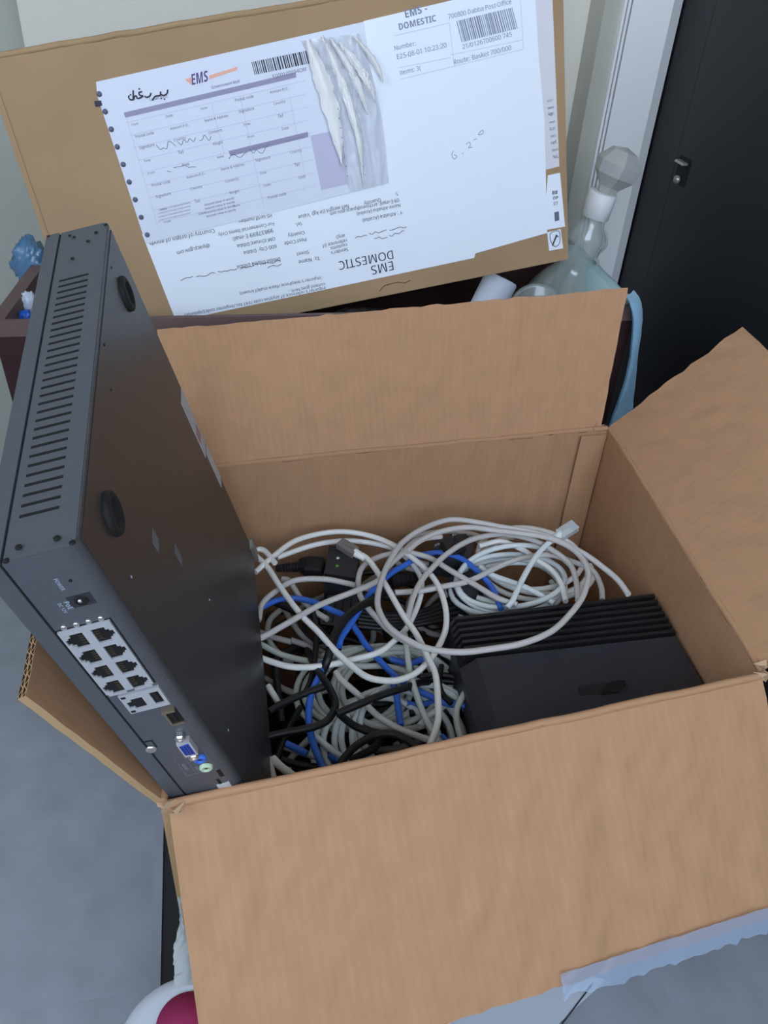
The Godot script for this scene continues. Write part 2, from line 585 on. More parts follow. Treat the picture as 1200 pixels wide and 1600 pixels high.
func cabinet() -> void:
	var o := thing("black_cabinet", "tall matt black metal cabinet beside the white casing, small latch on its door", "cabinet", Vector3(1.0, 0, -0.75))
	var t := Transform3D(Basis(), -o.position)
	var st := start()
	rounded(st, Vector3(0.712, 0.02, -1.34), Vector3(1.3, 1.9, -0.15), 0.004, t)
	bx(st, Vector3(0.703, 0.02, -1.338), Vector3(0.714, 1.9, -1.226), t)
	obj("body", st, M.black_paint, o)
	var d := start()
	rounded(d, Vector3(0.70, 0.05, -1.222), Vector3(0.716, 1.88, -0.18), 0.002, t)
	var door := obj("door", d, M.black_paint, o)
	# recessed latch with a bright tongue
	var lp := on_x(1066, 266, 0.70)
	var a := start()
	bx(a, Vector3(0.6985, lp.y - 0.020, lp.z - 0.014), Vector3(0.701, lp.y + 0.018, lp.z + 0.016), t)
	obj("latch_plate", a, M.hole, door)
	var b := start()
	box8(b, [o.to_local(Vector3(0.690, lp.y + 0.010, lp.z - 0.012)), o.to_local(Vector3(0.690, lp.y + 0.010, lp.z + 0.014)), o.to_local(Vector3(0.692, lp.y + 0.013, lp.z + 0.014)), o.to_local(Vector3(0.692, lp.y + 0.013, lp.z - 0.012)),
		o.to_local(Vector3(0.70, lp.y + 0.010, lp.z - 0.012)), o.to_local(Vector3(0.70, lp.y + 0.010, lp.z + 0.014)), o.to_local(Vector3(0.70, lp.y + 0.013, lp.z + 0.014)), o.to_local(Vector3(0.70, lp.y + 0.013, lp.z - 0.012))])
	obj("latch_lip", b, M.silver_bracket, door)
	var c := start()
	lathe(c, [Vector2(0.006, 0), Vector2(0.006, 0.004), Vector2(0.003, 0.006), Vector2(0, 0.006)], aim(o.to_local(Vector3(0.698, lp.y - 0.014, lp.z - 0.002)), Vector3(-1, 0, 0)), 16)
	obj("keyhole", c, M.silver_bracket, door)

# ---------------------------------------------------------------- the open carton
const FL := Vector3(-0.052, 0.51, -0.340)
const FR := Vector3(0.408, 0.51, -0.388)
const BR := Vector3(0.434, 0.51, -0.757)
const BL := Vector3(-0.040, 0.51, -0.724)
func open_carton() -> void:
	# a low dark stand with a pale left edge carries the carton
	var s := thing("low_stand", "low dark stand with a pale edge strip under the open carton", "stand", Vector3(0.18, 0, -0.56))
	var ts := Transform3D(Basis(), -s.position)
	var st := start()
	var top := []
	for p in [Vector3(-0.094, 0.15, -0.345), Vector3(0.41, 0.15, -0.395), Vector3(0.44, 0.15, -0.80), Vector3(-0.094, 0.15, -0.80)]:
		top.append(ts * p)
	prism(st, top, Vector3.UP, 0.15)
	obj("body", st, M.stool, s)
	st = start()
	bx(st, Vector3(-0.104, 0.0, -0.80), Vector3(-0.0945, 0.152, -0.346), ts)
	obj("edge_strip", st, M.stool_edge, s)

	var o := thing("open_carton", "open brown corrugated carton with four flaps folded out, full of cables", "box", Vector3(0.18, 0.15, -0.56))
	o.position = Vector3(0.18, 0.15, -0.56)
	var off := -o.position
	var low := Vector3(0, -0.36, 0)
	var T := 0.0055
	var f := func(p: Vector3) -> Vector3: return p + off
	# walls: front of each board looks into the carton
	board("rear_panel", f.call(BL + low), f.call(BR + low), f.call(BR), f.call(BL), T, o, 0.0022, [[0, 0.93, 0.004, -0.003, 0.0], [0, 0.72, 0.004, 0.0016, 0.01], [0, 0.85, 0.006, 0.0018, 0.0], [0, 0.40, 0.008, 0.0012, 0.0]], 60, 16)
	board("side_panel", f.call(BR + low), f.call(FR + low), f.call(FR), f.call(BR), T, o, 0.002)
	board("side_panel", f.call(FL + low), f.call(BL + low), f.call(BL), f.call(FL), T, o, 0.0)
	board("front_panel", f.call(FR + low), f.call(FL + low), f.call(FL), f.call(FR), T, o, 0.0)
	var st2 := start()
	prism(st2, [f.call(FL + low), f.call(FR + low), f.call(BR + low), f.call(BL + low)], Vector3.UP, 0.004)
	obj("bottom_panel", st2, M.board, o)
	# flaps
	var rl := Vector3(-0.062, 0.598, -0.866)
	var rr := on_plane(981, 450, Vector3(0.459, 0.646, -0.836), Vector3(0, 0.5, 0.866))
	board("rear_flap", f.call(BL + Vector3(0, 0.001, -0.003)), f.call(BR + Vector3(-0.008, 0.001, -0.003)), f.call(rr), f.call(rl), T, o, 0.004, [[0, 0.745, 0.006, 0.003, 0.03], [0, 0.52, 0.010, 0.0015, 0.01], [1, 0.03, 0.02, 0.003, 0.0]], 60, 20)
	board("right_flap", f.call(BR + Vector3(0.003, 0.001, -0.004)), f.call(FR + Vector3(0.002, 0.001, -0.004)), f.call(Vector3(0.551, 0.622, -0.381)), f.call(Vector3(0.574, 0.625, -0.773)), T, o, 0.003, [[1, 0.45, 0.004, 0.0012, 0.25]], 30, 16)
	board("front_flap", f.call(FR + Vector3(0, 0, 0.003)), f.call(FL + Vector3(0, 0, 0.003)), f.call(Vector3(-0.037, 0.393, -0.203)), f.call(Vector3(0.421, 0.378, -0.262)), T, o, 0.004, [[0, 0.12, 0.012, -0.0012, 0.03], [0, 0.34, 0.006, -0.0016, 0.05], [0, 0.40, 0.010, 0.0015, 0.05], [0, 0.72, 0.012, -0.001, -0.02]], 60, 20)
	var fl_c := on_plane(40, 1087, FL + Vector3(-0.0625, 0.125, 0), Vector3(0.894, 0.447, 0))
	board("left_flap", f.call(FL + Vector3(-0.003, 0, 0)), f.call(BL + Vector3(-0.006, 0, 0)), f.call(Vector3(-0.112, 0.633, -0.735)), f.call(fl_c), 0.0052, o, 0.001)
	# rounded fold lines along the rims, scuffed pale
	for e in [[BL, BR, Vector3(0, 0, -0.003)], [BR, FR, Vector3(0.003, 0, 0)], [FR, FL, Vector3(0, 0, 0.003)], [FL, BL, Vector3(-0.003, 0, 0)]]:
		st = start()
		var path := []
		for i in 25:
			var p: Vector3 = e[0].lerp(e[1], i / 24.0) + e[2] + off
			path.append(p + Vector3(rng.randf_range(-0.0006, 0.0006), rng.randf_range(-0.0008, 0.0002), rng.randf_range(-0.0006, 0.0006)))
		tube(st, path, 0.0031, 8)
		obj("fold_line", st, M.board, o)
	# inner lap seam near the rear right corner
	var lap := start()
	var u := (BL - BR).normalized()
	var iw := Vector3(0.0, 0, 0.0035)
	grid(lap, 4, 10, func(a: float, v: float) -> Vector3:
		return BR + low * (1.0 - v) + u * (0.002 + 0.032 * (1.0 - a)) + iw + Vector3(0, -0.004 * v, 0.0016 * sin(a * 3.0)) + off, 0.03, 0.3)
	obj("lap_seam", lap, M.board, o, true)
	# torn tufts of liner paper at the corners
	for q in [[FL + Vector3(0.002, 0.002, 0.004), 6], [BR + Vector3(-0.012, 0.003, -0.002), 7], [FR + Vector3(-0.002, 0.002, -0.001), 6]]:
		st = start()
		for k in q[1]:
			var c: Vector3 = q[0] + off + Vector3(rng.randf_range(-0.008, 0.006), rng.randf_range(-0.003, 0.003), rng.randf_range(-0.006, 0.006))
			var pts := []
			for i in 4:
				pts.append(c + Vector3(rng.randf_range(-0.006, 0.006), rng.randf_range(-0.003, 0.004), rng.randf_range(-0.005, 0.005)))
			box8(st, [pts[0], pts[1], pts[2], pts[3], pts[0] + Vector3(0, -0.001, 0), pts[1] + Vector3(0, -0.001, 0), pts[2] + Vector3(0, -0.001, 0), pts[3] + Vector3(0, -0.001, 0)])
		obj("torn_liner", st, M.scuff, o)
	# clear tape that hangs off the lower edge of the front flap
	var e0 := Vector3(0.421, 0.378, -0.262)
	var e1 := Vector3(-0.037, 0.393, -0.203)
	var tn := FastNoiseLite.new()
	tn.frequency = 0.9
	var tape := start()
	grid(tape, 40, 5, func(a: float, v: float) -> Vector3:
		var p := e0.lerp(e1, a * 0.47)
		var w := 0.007 + 0.005 * tn.get_noise_1d(a * 17.0)
		var dn := Vector3(0.01, -0.68, 0.73)
		return p + dn * (v * (w + 0.010) - 0.010) + Vector3(0, 0.003 + 0.0025 * tn.get_noise_2d(a * 30.0, v * 4.0), 0.003) + off)
	obj("tape_strip", tape, M.tape, o)
	# torn white paper at the left side of the front flap
	var ta := on_z(281, 1400, -0.30)
	var tb := on_z(288, 1540, -0.262)
	var torn := start()
	grid(torn, 5, 30, func(a: float, v: float) -> Vector3:
		var p := tb.lerp(ta, v)
		var w := lerpf(0.012, 0.002, smoothstep(0.35, 0.75, v))
		return p + Vector3((a - 0.5) * w + 0.0012 * tn.get_noise_1d(v * 60.0 + a), 0.001 * tn.get_noise_2d(v * 90.0, a * 9.0), 0.0025 * tn.get_noise_2d(v * 50.0, a * 7.0)) + off)
	obj("torn_paper", torn, M.torn_paper, o)

# ---------------------------------------------------------------- the recorder (upright rack box with ports)
func recorder() -> void:
	var X := Vector3(-0.9689, -0.245, -0.035).normalized()
	var Y := Vector3(0.0, 0.141, -0.99)
	Y = (Y - X * X.dot(Y)).normalized()
	var Z := X.cross(Y)
	if Z.y > 0:
		Z = -Z
	# local axes: x across the thickness (from bottom plate to top cover), y from rear panel to front, z from upper side down into the carton
	var o := thing("network_recorder", "grey metal network recorder standing on end in the carton, ports towards the viewer", "recorder", Vector3(-0.068, 0.753, -0.309))
	var bas := Basis(X, Y, Z)
	var W := 0.360
	var D := 0.311
	var H := 0.0450
	var cut := 0.0345     # seam between chassis and top cover
	var mm := func(x: float, y: float, z: float) -> Vector3: return bas * Vector3(x, y, z)
	var neg := bas.determinant() < 0
	var lbx := func(st: SurfaceTool, lo: Vector3, hi: Vector3) -> void:
		var c := []
		for q in [[0, 0, 1], [1, 0, 1], [1, 1, 1], [0, 1, 1], [0, 0, 0], [1, 0, 0], [1, 1, 0], [0, 1, 0]]:
			c.append(bas * Vector3(hi.x if q[0] else lo.x, hi.y if q[1] else lo.y, hi.z if q[2] else lo.z))
		if neg:
			c = [c[4], c[5], c[6], c[7], c[0], c[1], c[2], c[3]]
		box8(st, c)
	var tt := Transform3D(bas if not neg else Basis(X, Y, Z), Vector3.ZERO)
	# chassis: profile with a rounded lower edge, extruded along the width
	var st := start()
	var r := 0.007
	var ring := [Vector2(cut, 0.0)]
	for i in 7:
		var a := PI / 2 * i / 6.0
		ring.append(Vector2(r - r * sin(a), r - r * cos(a)))
	for i in 7:
		var a := PI / 2 * i / 6.0
		ring.append(Vector2(r - r * cos(a), D - r + r * sin(a)))
	ring.append(Vector2(cut, D))
	var face := []
	for p in ring:
		face.append(mm.call(p.x, p.y, 0.0))
	prism(st, face, -Z, W)
	var body := obj("chassis", st, M.case_grey, o)
	# dark lower plate
	st = start()
	lbx.call(st, Vector3(-0.0006, 0.0075, 0.003), Vector3(0.001, D - 0.0075, W - 0.002))
	obj("bottom_plate", st, M.case_bottom, o)
	# upper cover: wraps the side, stands back a hair at the seam
	st = start()
	lbx.call(st, Vector3(cut + 0.0012, -0.0004, -0.0006), Vector3(H, D, W))
	obj("top_cover", st, M.case_grey, o)
	st = start()
	lbx.call(st, Vector3(cut - 0.0003, 0.0006, 0.0006), Vector3(cut + 0.0015, D - 0.001, W - 0.001))
	obj("cover_seam", st, M.seam, o)
	# side: folded lip, vents, screws
	st = start()
	lbx.call(st, Vector3(0.0015, 0.0008, -0.0008), Vector3(cut - 0.002, 0.0042, 0.0))
	lbx.call(st, Vector3(0.0006, 0.004, -0.0005), Vector3(0.0022, D - 0.004, 0.0005))
	obj("side_lip", st, M.case_grey, o)
	for i in 31:
		var d := lerpf(0.0288, 0.2434, i / 30.0)
		st = start()
		lbx.call(st, Vector3(0.0106, d - 0.00085, -0.0003), Vector3(0.0300, d + 0.00085, 0.0004))
		obj("vent_slot", st, M.hole, o)
	for q in [[0.0095, 0.0075, 1.6], [0.0275, 0.0079, 1.6], [0.0018, 0.0022, 1.5], [0.0324, 0.0012, 1.5], [0.0020, 0.305, 1.3], [0.0085, 0.297, 1.2], [0.024, 0.298, 1.0], [0.0275, 0.302, 1.0], [0.0135, 0.287, 1.2], [0.023, 0.268, 1.2], [0.0435, 0.309, 1.0]]:
		st = start()
		lathe(st, [Vector2(q[2] * 0.001, 0), Vector2(q[2] * 0.001, 0.0007), Vector2(0, 0.0007)], aim(mm.call(q[0], q[1], -0.0006), -Z), 10)
		obj("screw_hole", st, M.hole, o)
	# feet on the bottom plate
	for q in [[0.2655, 0.032], [0.0505, 0.032]]:
		st = start()
		lathe(st, [Vector2(0.0125, 0), Vector2(0.0122, 0.0022), Vector2(0.0110, 0.0030), Vector2(0.0085, 0.0030), Vector2(0.0075, 0.0012), Vector2(0, 0.0012)], aim(mm.call(-0.0006, q[0], q[1]), -X), 28)
		obj("foot", st, M.rubber, o)
	# residue marks, stickers and little holes on the plate
	for q in [[0.080, 0.0885, 0.091, 0.099, "smudge"], [0.104, 0.1275, 0.112, 0.141, "smudge"]]:
		st = start()
		lbx.call(st, Vector3(-0.0009, q[0], q[1]), Vector3(-0.0005, q[2], q[3]))
		obj("glue_mark", st, M.smudge, o)
	st = start()
	lbx.call(st, Vector3(-0.0010, 0.282, 0.146), Vector3(-0.0005, 0.3035, 0.207))
	var sk := obj("rating_sticker", st, M.sticker, o)
	st = start()
	lbx.call(st, Vector3(-0.0013, 0.284, 0.182), Vector3(-0.0009, 0.298, 0.193))
	obj("pink_mark", st, M.sticker_pink, sk)
	st = start()
	lbx.call(st, Vector3(-0.0010, 0.290, 0.2105), Vector3(-0.0005, 0.3035, 0.252))
	obj("rating_sticker", st, M.sticker, o)
	for q in [[0.169, 0.0075], [0.2599, 0.0079], [0.1416, 0.0204], [0.03, 0.06], [0.03, 0.23], [0.12, 0.20]]:
		st = start()
		lathe(st, [Vector2(0.0009, 0), Vector2(0.0009, 0.0004), Vector2(0, 0.0004)], aim(mm.call(-0.0006, q[0], q[1]), -X), 8)
		obj("rivet", st, M.print_white if q[1] > 0.05 else M.hole, o)
	# bracket that sticks out of the far lower corner
	st = start()
	lbx.call(st, Vector3(-0.004, D - 0.016, W - 0.014), Vector3(-0.0006, D - 0.004, W + 0.006))
	obj("bracket", st, M.silver_bracket, o)

	# ---- rear panel fittings, in millimetres: w down the panel, t across it
	var rp := func(st_: SurfaceTool, w0: float, t0: float, w1: float, t1: float, out: float, inn := 0.4) -> void:
		lbx.call(st_, Vector3(t0 * 0.001, -out * 0.001, w0 * 0.001), Vector3(t1 * 0.001, inn * 0.001, w1 * 0.001))
	# power jack
	st = start()
	rp.call(st, 31.0, 7.5, 39.6, 19.3, 0.25)
	var jack := obj("power_jack", st, M.black_plastic, o)
	st = start()
	lathe(st, [Vector2(0.0035, 0), Vector2(0.0033, 0.0006), Vector2(0.0026, 0.0006), Vector2(0, 0.0002)], aim(mm.call(0.0133, -0.00025, 0.0352), -Y), 20)
	obj("jack_ring", st, M.hole, jack)
	st = start()
	lathe(st, [Vector2(0.0011, 0), Vector2(0.0010, 0.0012), Vector2(0, 0.0015)], aim(mm.call(0.0137, -0.0003, 0.0348), -Y), 10)
	obj("jack_pin", st, M.chrome, jack)
	st = start()
	lathe(st, [Vector2(0.0009, 0), Vector2(0.0009, 0.0004), Vector2(0, 0.0004)], aim(mm.call(0.012, 0, 0.0202), -Y), 10)
	obj("indicator_hole", st, M.hole, o)
	# a ganged block of eight network sockets: a plate pieced round real openings
	var socket_cols := [[9.6, 18.0, true], [23.4, 32.0, false]]
	st = start()
	rp.call(st, 53.5, 7.0, 56.9, 33.6, 1.6, 3.0)
	rp.call(st, 56.9, 18.2, 113.6, 22.6, 1.6, 3.0)
	rp.call(st, 56.9, 7.0, 113.6, 8.2, 1.6, 3.0)
	rp.call(st, 56.9, 32.6, 113.6, 33.6, 1.6, 3.0)
	for k in 4:
		var w := 57.0 + 15.1 * k
		rp.call(st, w + 11.6, 8.2, w + (15.1 if k < 3 else 13.2), 18.2, 1.6, 3.0)
		rp.call(st, w + 11.6, 22.6, w + (15.1 if k < 3 else 13.2), 32.6, 1.6, 3.0)
	var block := obj("port_block", st, M.nickel, o)
	st = start()
	rp.call(st, 52.9, 6.3, 114.6, 34.3, 0.3, 0.2)
	obj("block_recess", st, M.hole, block)
	for k in 4:
		for c in 2:
			var w := 57.0 + 15.1 * k
			var s := start()
			# the stepped latch notch narrows towards the outside
			if c == 0:
				rp.call(s, w, 11.4, w + 11.6, 18.2, 0.5, 3.0)
				rp.call(s, w + 2.2, 9.8, w + 9.4, 11.4, 0.5, 3.0)
				rp.call(s, w + 3.6, 8.2, w + 8.0, 9.8, 0.5, 3.0)
			else:
				rp.call(s, w, 22.6, w + 11.6, 29.4, 0.5, 3.0)
				rp.call(s, w + 2.2, 29.4, w + 9.4, 31.0, 0.5, 3.0)
				rp.call(s, w + 3.6, 31.0, w + 8.0, 32.6, 0.5, 3.0)
			obj("network_socket", s, M.hole, block)
			var g := start()
			if c == 0:
				rp.call(g, w, 9.8, w + 2.2, 11.4, 1.6, 3.0); rp.call(g, w + 9.4, 9.8, w + 11.6, 11.4, 1.6, 3.0)
				rp.call(g, w, 8.2, w + 3.6, 9.8, 1.6, 3.0); rp.call(g, w + 8.0, 8.2, w + 11.6, 9.8, 1.6, 3.0)
			else:
				rp.call(g, w, 29.4, w + 2.2, 31.0, 1.6, 3.0); rp.call(g, w + 9.4, 29.4, w + 11.6, 31.0, 1.6, 3.0)
				rp.call(g, w, 31.0, w + 3.6, 32.6, 1.6, 3.0); rp.call(g, w + 8.0, 31.0, w + 11.6, 32.6, 1.6, 3.0)
			obj("socket_shoulder", g, M.nickel, block)
			var tn := start()
			var tc: float = 16.2 if c == 0 else 24.6
			for i in 4:
				rp.call(tn, w + 2.6 + i * 1.9, tc - 1.2, w + 3.4 + i * 1.9, tc + 1.2, 0.9, 0.0)
			obj("contacts", tn, M.brass_pin, block)
	for i in 4:
		st = start()
		lathe(st, [Vector2(0.0016, 0), Vector2(0.0016, 0.0008), Vector2(0.0008, 0.0012), Vector2(0, 0.0012)], aim(mm.call(0.0105 + 0.0063 * i, 0, 0.0515), -Y), 12)
		obj("grounding_tab", st, M.chrome, block)
	# uplink block: one network socket, one small USB socket
	st = start()
	rp.call(st, 117.8, 6.0, 121.6, 29.0, 1.4, 3.0)
	rp.call(st, 133.6, 6.0, 137.2, 29.0, 1.4, 3.0)
	rp.call(st, 121.6, 6.0, 133.6, 7.8, 1.4, 3.0)
	rp.call(st, 121.6, 13.0, 133.6, 17.6, 1.4, 3.0)
	rp.call(st, 121.6, 27.2, 133.6, 29.0, 1.4, 3.0)
	rp.call(st, 121.6, 17.6, 123.4, 27.2, 1.4, 3.0)
	rp.call(st, 123.4, 24.4, 125.6, 27.2, 1.4, 3.0)
	rp.call(st, 131.4, 24.4, 133.6, 27.2, 1.4, 3.0)
	var up := obj("uplink_block", st, M.nickel, o)
	st = start()
	rp.call(st, 123.4, 17.6, 133.6, 24.4, 0.4, 3.0)
	rp.call(st, 125.6, 24.4, 131.4, 27.2, 0.4, 3.0)
	obj("network_socket", st, M.hole, up)
	st = start()
	rp.call(st, 121.6, 7.8, 133.6, 13.0, 0.4, 3.0)
	obj("usb_socket", st, M.hole, up)
	st = start()
	rp.call(st, 122.6, 9.6, 132.4, 11.6, 1.1, 0.0)
	obj("usb_tongue", st, M.rubber, up)
	for w in [119.4, 134.2]:
		st = start()
		rp.call(st, w, 25.6, w + 2.0, 28.2, 1.5, 0.0)
		obj("status_light", st, M.rubber, up)
	# second screen socket: dark opening in a bent metal shell
	st = start()
	rp.call(st, 141.0, 5.5, 143.2, 13.0, 3.2, 1.0)
	rp.call(st, 158.2, 5.5, 160.2, 13.0, 1.2, 1.0)
	rp.call(st, 143.2, 12.0, 158.2, 13.2, 1.6, 1.0)
	var hd := obj("screen_socket", st, M.gold, o)
	st = start()
	rp.call(st, 143.2, 5.4, 158.2, 12.0, 0.5, 1.0)
	obj("socket_opening", st, M.hole, hd)
	st = start()
	rp.call(st, 145.2, 8.2, 155.8, 9.6, 1.6, 0.4)
	obj("socket_tongue", st, M.rubber, hd)
	# blue monitor connector that stands out of the panel, with two hex posts
	st = start()
	rp.call(st, 176.0, 8.4, 192.6, 16.6, 4.5, 1.0)
	var vga := obj("monitor_connector", st, M.nickel, o)
	st = start()
	var vz := func(w: float, t: float) -> Vector3: return mm.call(t * 0.001, -0.0046, w * 0.001)
	prism(st, [vz.call(177.4, 9.6), vz.call(191.2, 9.6), vz.call(190.0, 15.8), vz.call(178.6, 15.8)], -Y, 0.001)
	obj("blue_insert", st, M.blue_port, vga)
	st = start()
	for i in 3:
		for k in 5:
			lathe(st, [Vector2(0.0005, 0), Vector2(0.0005, 0.0003), Vector2(0, 0.0003)], aim(vz.call(179.8 + 2.3 * k + 0.4 * (i % 2), 10.8 + 1.9 * i), -Y), 6)
	obj("pin_holes", st, M.seam, vga)
	for w in [172.0, 196.6]:
		st = start()
		lathe(st, [Vector2(0.0034, 0), Vector2(0.0034, 0.003), Vector2(0.0026, 0.0042), Vector2(0.0013, 0.0042), Vector2(0, 0.002)], aim(mm.call(0.0128, -0.0002, w * 0.001), -Y), 6, false)
		obj("hex_post", st, M.chrome, vga)
	# audio jacks, blue and green
	for q in [[204.0, "blue"], [216.2, "green"]]:
		st = start()
		lathe(st, [Vector2(0.0042, 0), Vector2(0.0042, 0.0016), Vector2(0.0034, 0.0024), Vector2(0.0020, 0.0024), Vector2(0.0018, 0.0006), Vector2(0, 0.0006)], aim(mm.call(0.0112, -0.0002, q[0] * 0.001), -Y), 20)
		var j := obj("audio_jack", st, M.blue_jack if q[1] == "blue" else M.green_jack, o)
		j.set_meta("label", q[1] + " audio jack")
		st = start()
		lathe(st, [Vector2(0.0018, 0), Vector2(0.0017, 0.0003), Vector2(0, 0.0003)], aim(mm.call(0.0112, -0.0012, q[0] * 0.001), -Y), 12)
		obj("jack_hole", st, M.hole, j)
	# printed outlines round the jacks
	st = start()
	for q in [[197.0, 6.5, 197.5, 26.0], [222.2, 6.5, 222.7, 26.0], [197.0, 6.5, 222.7, 7.0], [197.0, 25.5, 222.7, 26.0], [197.0, 19.5, 222.7, 19.9], [210.5, 6.5, 210.9, 19.5]]:
		rp.call(st, q[0], q[1], q[2], q[3], 0.12, 0.0)
	obj("printed_outline", st, M.smudge, o)
	# small printed captions
	st = start()
	letter(st, "DC 12V", mm.call(0.0245, -0.0003, 0.0335), mm.call(0.0245, -0.0003, 0.0415), -Y, true)
	letter(st, "PoE", mm.call(0.0215, -0.0003, 0.0335), mm.call(0.0215, -0.0003, 0.0395), -Y, true)
	letter(st, "POWER", mm.call(0.0185, -0.0003, 0.0165), mm.call(0.0185, -0.0003, 0.0255), -Y, true)
	letter(st, "AUDIO", mm.call(0.0240, -0.0003, 0.2060), mm.call(0.0240, -0.0003, 0.2145), -Y)
	letter(st, "IN", mm.call(0.0180, -0.0003, 0.2020), mm.call(0.0180, -0.0003, 0.2055), -Y)
	letter(st, "OUT", mm.call(0.0180, -0.0003, 0.2135), mm.call(0.0180, -0.0003, 0.2195), -Y)
	obj("printed_captions", st, M.print_white, o)
	# lower fittings: slots, label, seam with a screw in its notch
	st = start()
	rp.call(st, 225.0, 4.8, 234.0, 7.4, 0.2)
	rp.call(st, 236.0, 9.0, 244.0, 11.0, 0.2)
	obj("slot", st, M.hole, o)
	st = start()
	rp.call(st, 243.0, 4.4, 250.0, 13.0, 0.5)
	obj("white_label", st, M.sticker, o)
	st = start()
	lathe(st, [Vector2(0.0034, 0), Vector2(0.0032, 0.0010), Vector2(0.0022, 0.0014), Vector2(0.0012, 0.0006), Vector2(0, 0.0006)], aim(mm.call(0.0335, -0.0004, 0.180), -Y), 20)
	obj("cover_screw", st, M.chrome, o)
	st = start()
	rp.call(st, 170.6, 30.2, 171.8, 36.0, 0.3)
	rp.call(st, 171.0, 29.4, 180.0, 30.4, 0.3)
	obj("notch_seam", st, M.seam, o)

# ---------------------------------------------------------------- black ribbed device
func modem() -> void:
	var y := 0.44
	var o := thing("black_device", "flat black plastic device with a ribbed end lying in the carton beside the cables", "device", Vector3(0.306, 0.37, -0.48))
	var off := -o.position
	var bl := Vector3(0.199, y, -0.550) + off
	var br := Vector3(0.415, y, -0.556) + off
	var fr := Vector3(0.408, y, -0.398) + off
	var fl := Vector3(0.193, y, -0.404) + off
	var t := func(u: float, v: float, h: float) -> Vector3:   # u left to right, v back to front
		return bl.lerp(br, u).lerp(fl.lerp(fr, u), v) + Vector3(0, h, 0)
	var st := start()
	# lower shell with a chamfer on the left
	st.set_smooth_group(-1)
	box8(st, [t.call(0, 1, -0.075), t.call(1, 1, -0.075), t.call(1, 1, -0.012), t.call(0, 1, -0.012), t.call(0, 0, -0.075), t.call(1, 0, -0.075), t.call(1, 0, -0.012), t.call(0, 0, -0.012)])
	obj("lower_shell", st, M.black_plastic, o)
	st = start()
	box8(st, [t.call(0.0, 0.37, -0.012), t.call(0.0, 1, -0.012), t.call(0.07, 1, 0), t.call(0.07, 0.37, 0), t.call(0.5, 0.37, -0.012), t.call(0.5, 1, -0.012), t.call(0.5, 1, 0), t.call(0.5, 0.37, 0)])
	box8(st, [t.call(0.5, 1, -0.012), t.call(1.0, 1, -0.012), t.call(0.985, 1, 0), t.call(0.5, 1, 0), t.call(0.5, 0.37, -0.012), t.call(1.0, 0.37, -0.012), t.call(0.985, 0.37, 0), t.call(0.5, 0.37, 0)])
	var lid := obj("top_panel", st, M.black_plastic, o)
	for i in 7:
		var v := 0.0 + 0.0525 * i
		st = start()
		box8(st, [t.call(0.0, v + 0.036, -0.012), t.call(1.0, v + 0.036, -0.012), t.call(0.995, v + 0.030, 0.0012), t.call(0.03, v + 0.030, 0.0012), t.call(0.0, v, -0.012), t.call(1.0, v, -0.012), t.call(0.995, v + 0.006, 0.0012), t.call(0.03, v + 0.006, 0.0012)])
		obj("rib", st, M.black_ribs, o)
	st = start()
	box8(st, [t.call(0.004, 0.37, -0.0125), t.call(0.996, 0.37, -0.0125), t.call(0.996, 0.37, -0.0085), t.call(0.004, 0.37, -0.0085), t.call(0.004, 0.002, -0.0125), t.call(0.996, 0.002, -0.0125), t.call(0.996, 0.002, -0.0085), t.call(0.004, 0.002, -0.0085)])
	obj("rib_floor", st, M.hole, o)
	# badge and thumb recess
	var q := func(px: float, py: float, h: float) -> Vector3: return on_y(px, py, y + h) + off
	st = start()
	prism(st, [q.call(903, 1072, 0.0005), q.call(946, 1066, 0.0005), q.call(940, 1083, 0.0005), q.call(906, 1086, 0.0005)], Vector3.UP, 0.0006)
	obj("badge", st, M.black_ribs, lid)
	st = start()
	prism(st, [q.call(944, 1067, 0.0004), q.call(974, 1062, 0.0004), q.call(980, 1069, 0.0004), q.call(976, 1078, 0.0004), q.call(966, 1083, 0.0004), q.call(937, 1086, 0.0004), q.call(938, 1081, 0.0004)], Vector3.UP, 0.0006)
	obj("thumb_recess", st, M.hole, lid)
	st = start()
	tube(st, spline([q.call(944, 1067, 0.0006), q.call(974, 1062, 0.0006), q.call(980, 1069, 0.0006), q.call(974, 1079, 0.0006), q.call(952, 1080, 0.0006)], 5), 0.0006, 6)
	obj("recess_lip", st, M.black_plastic, lid)

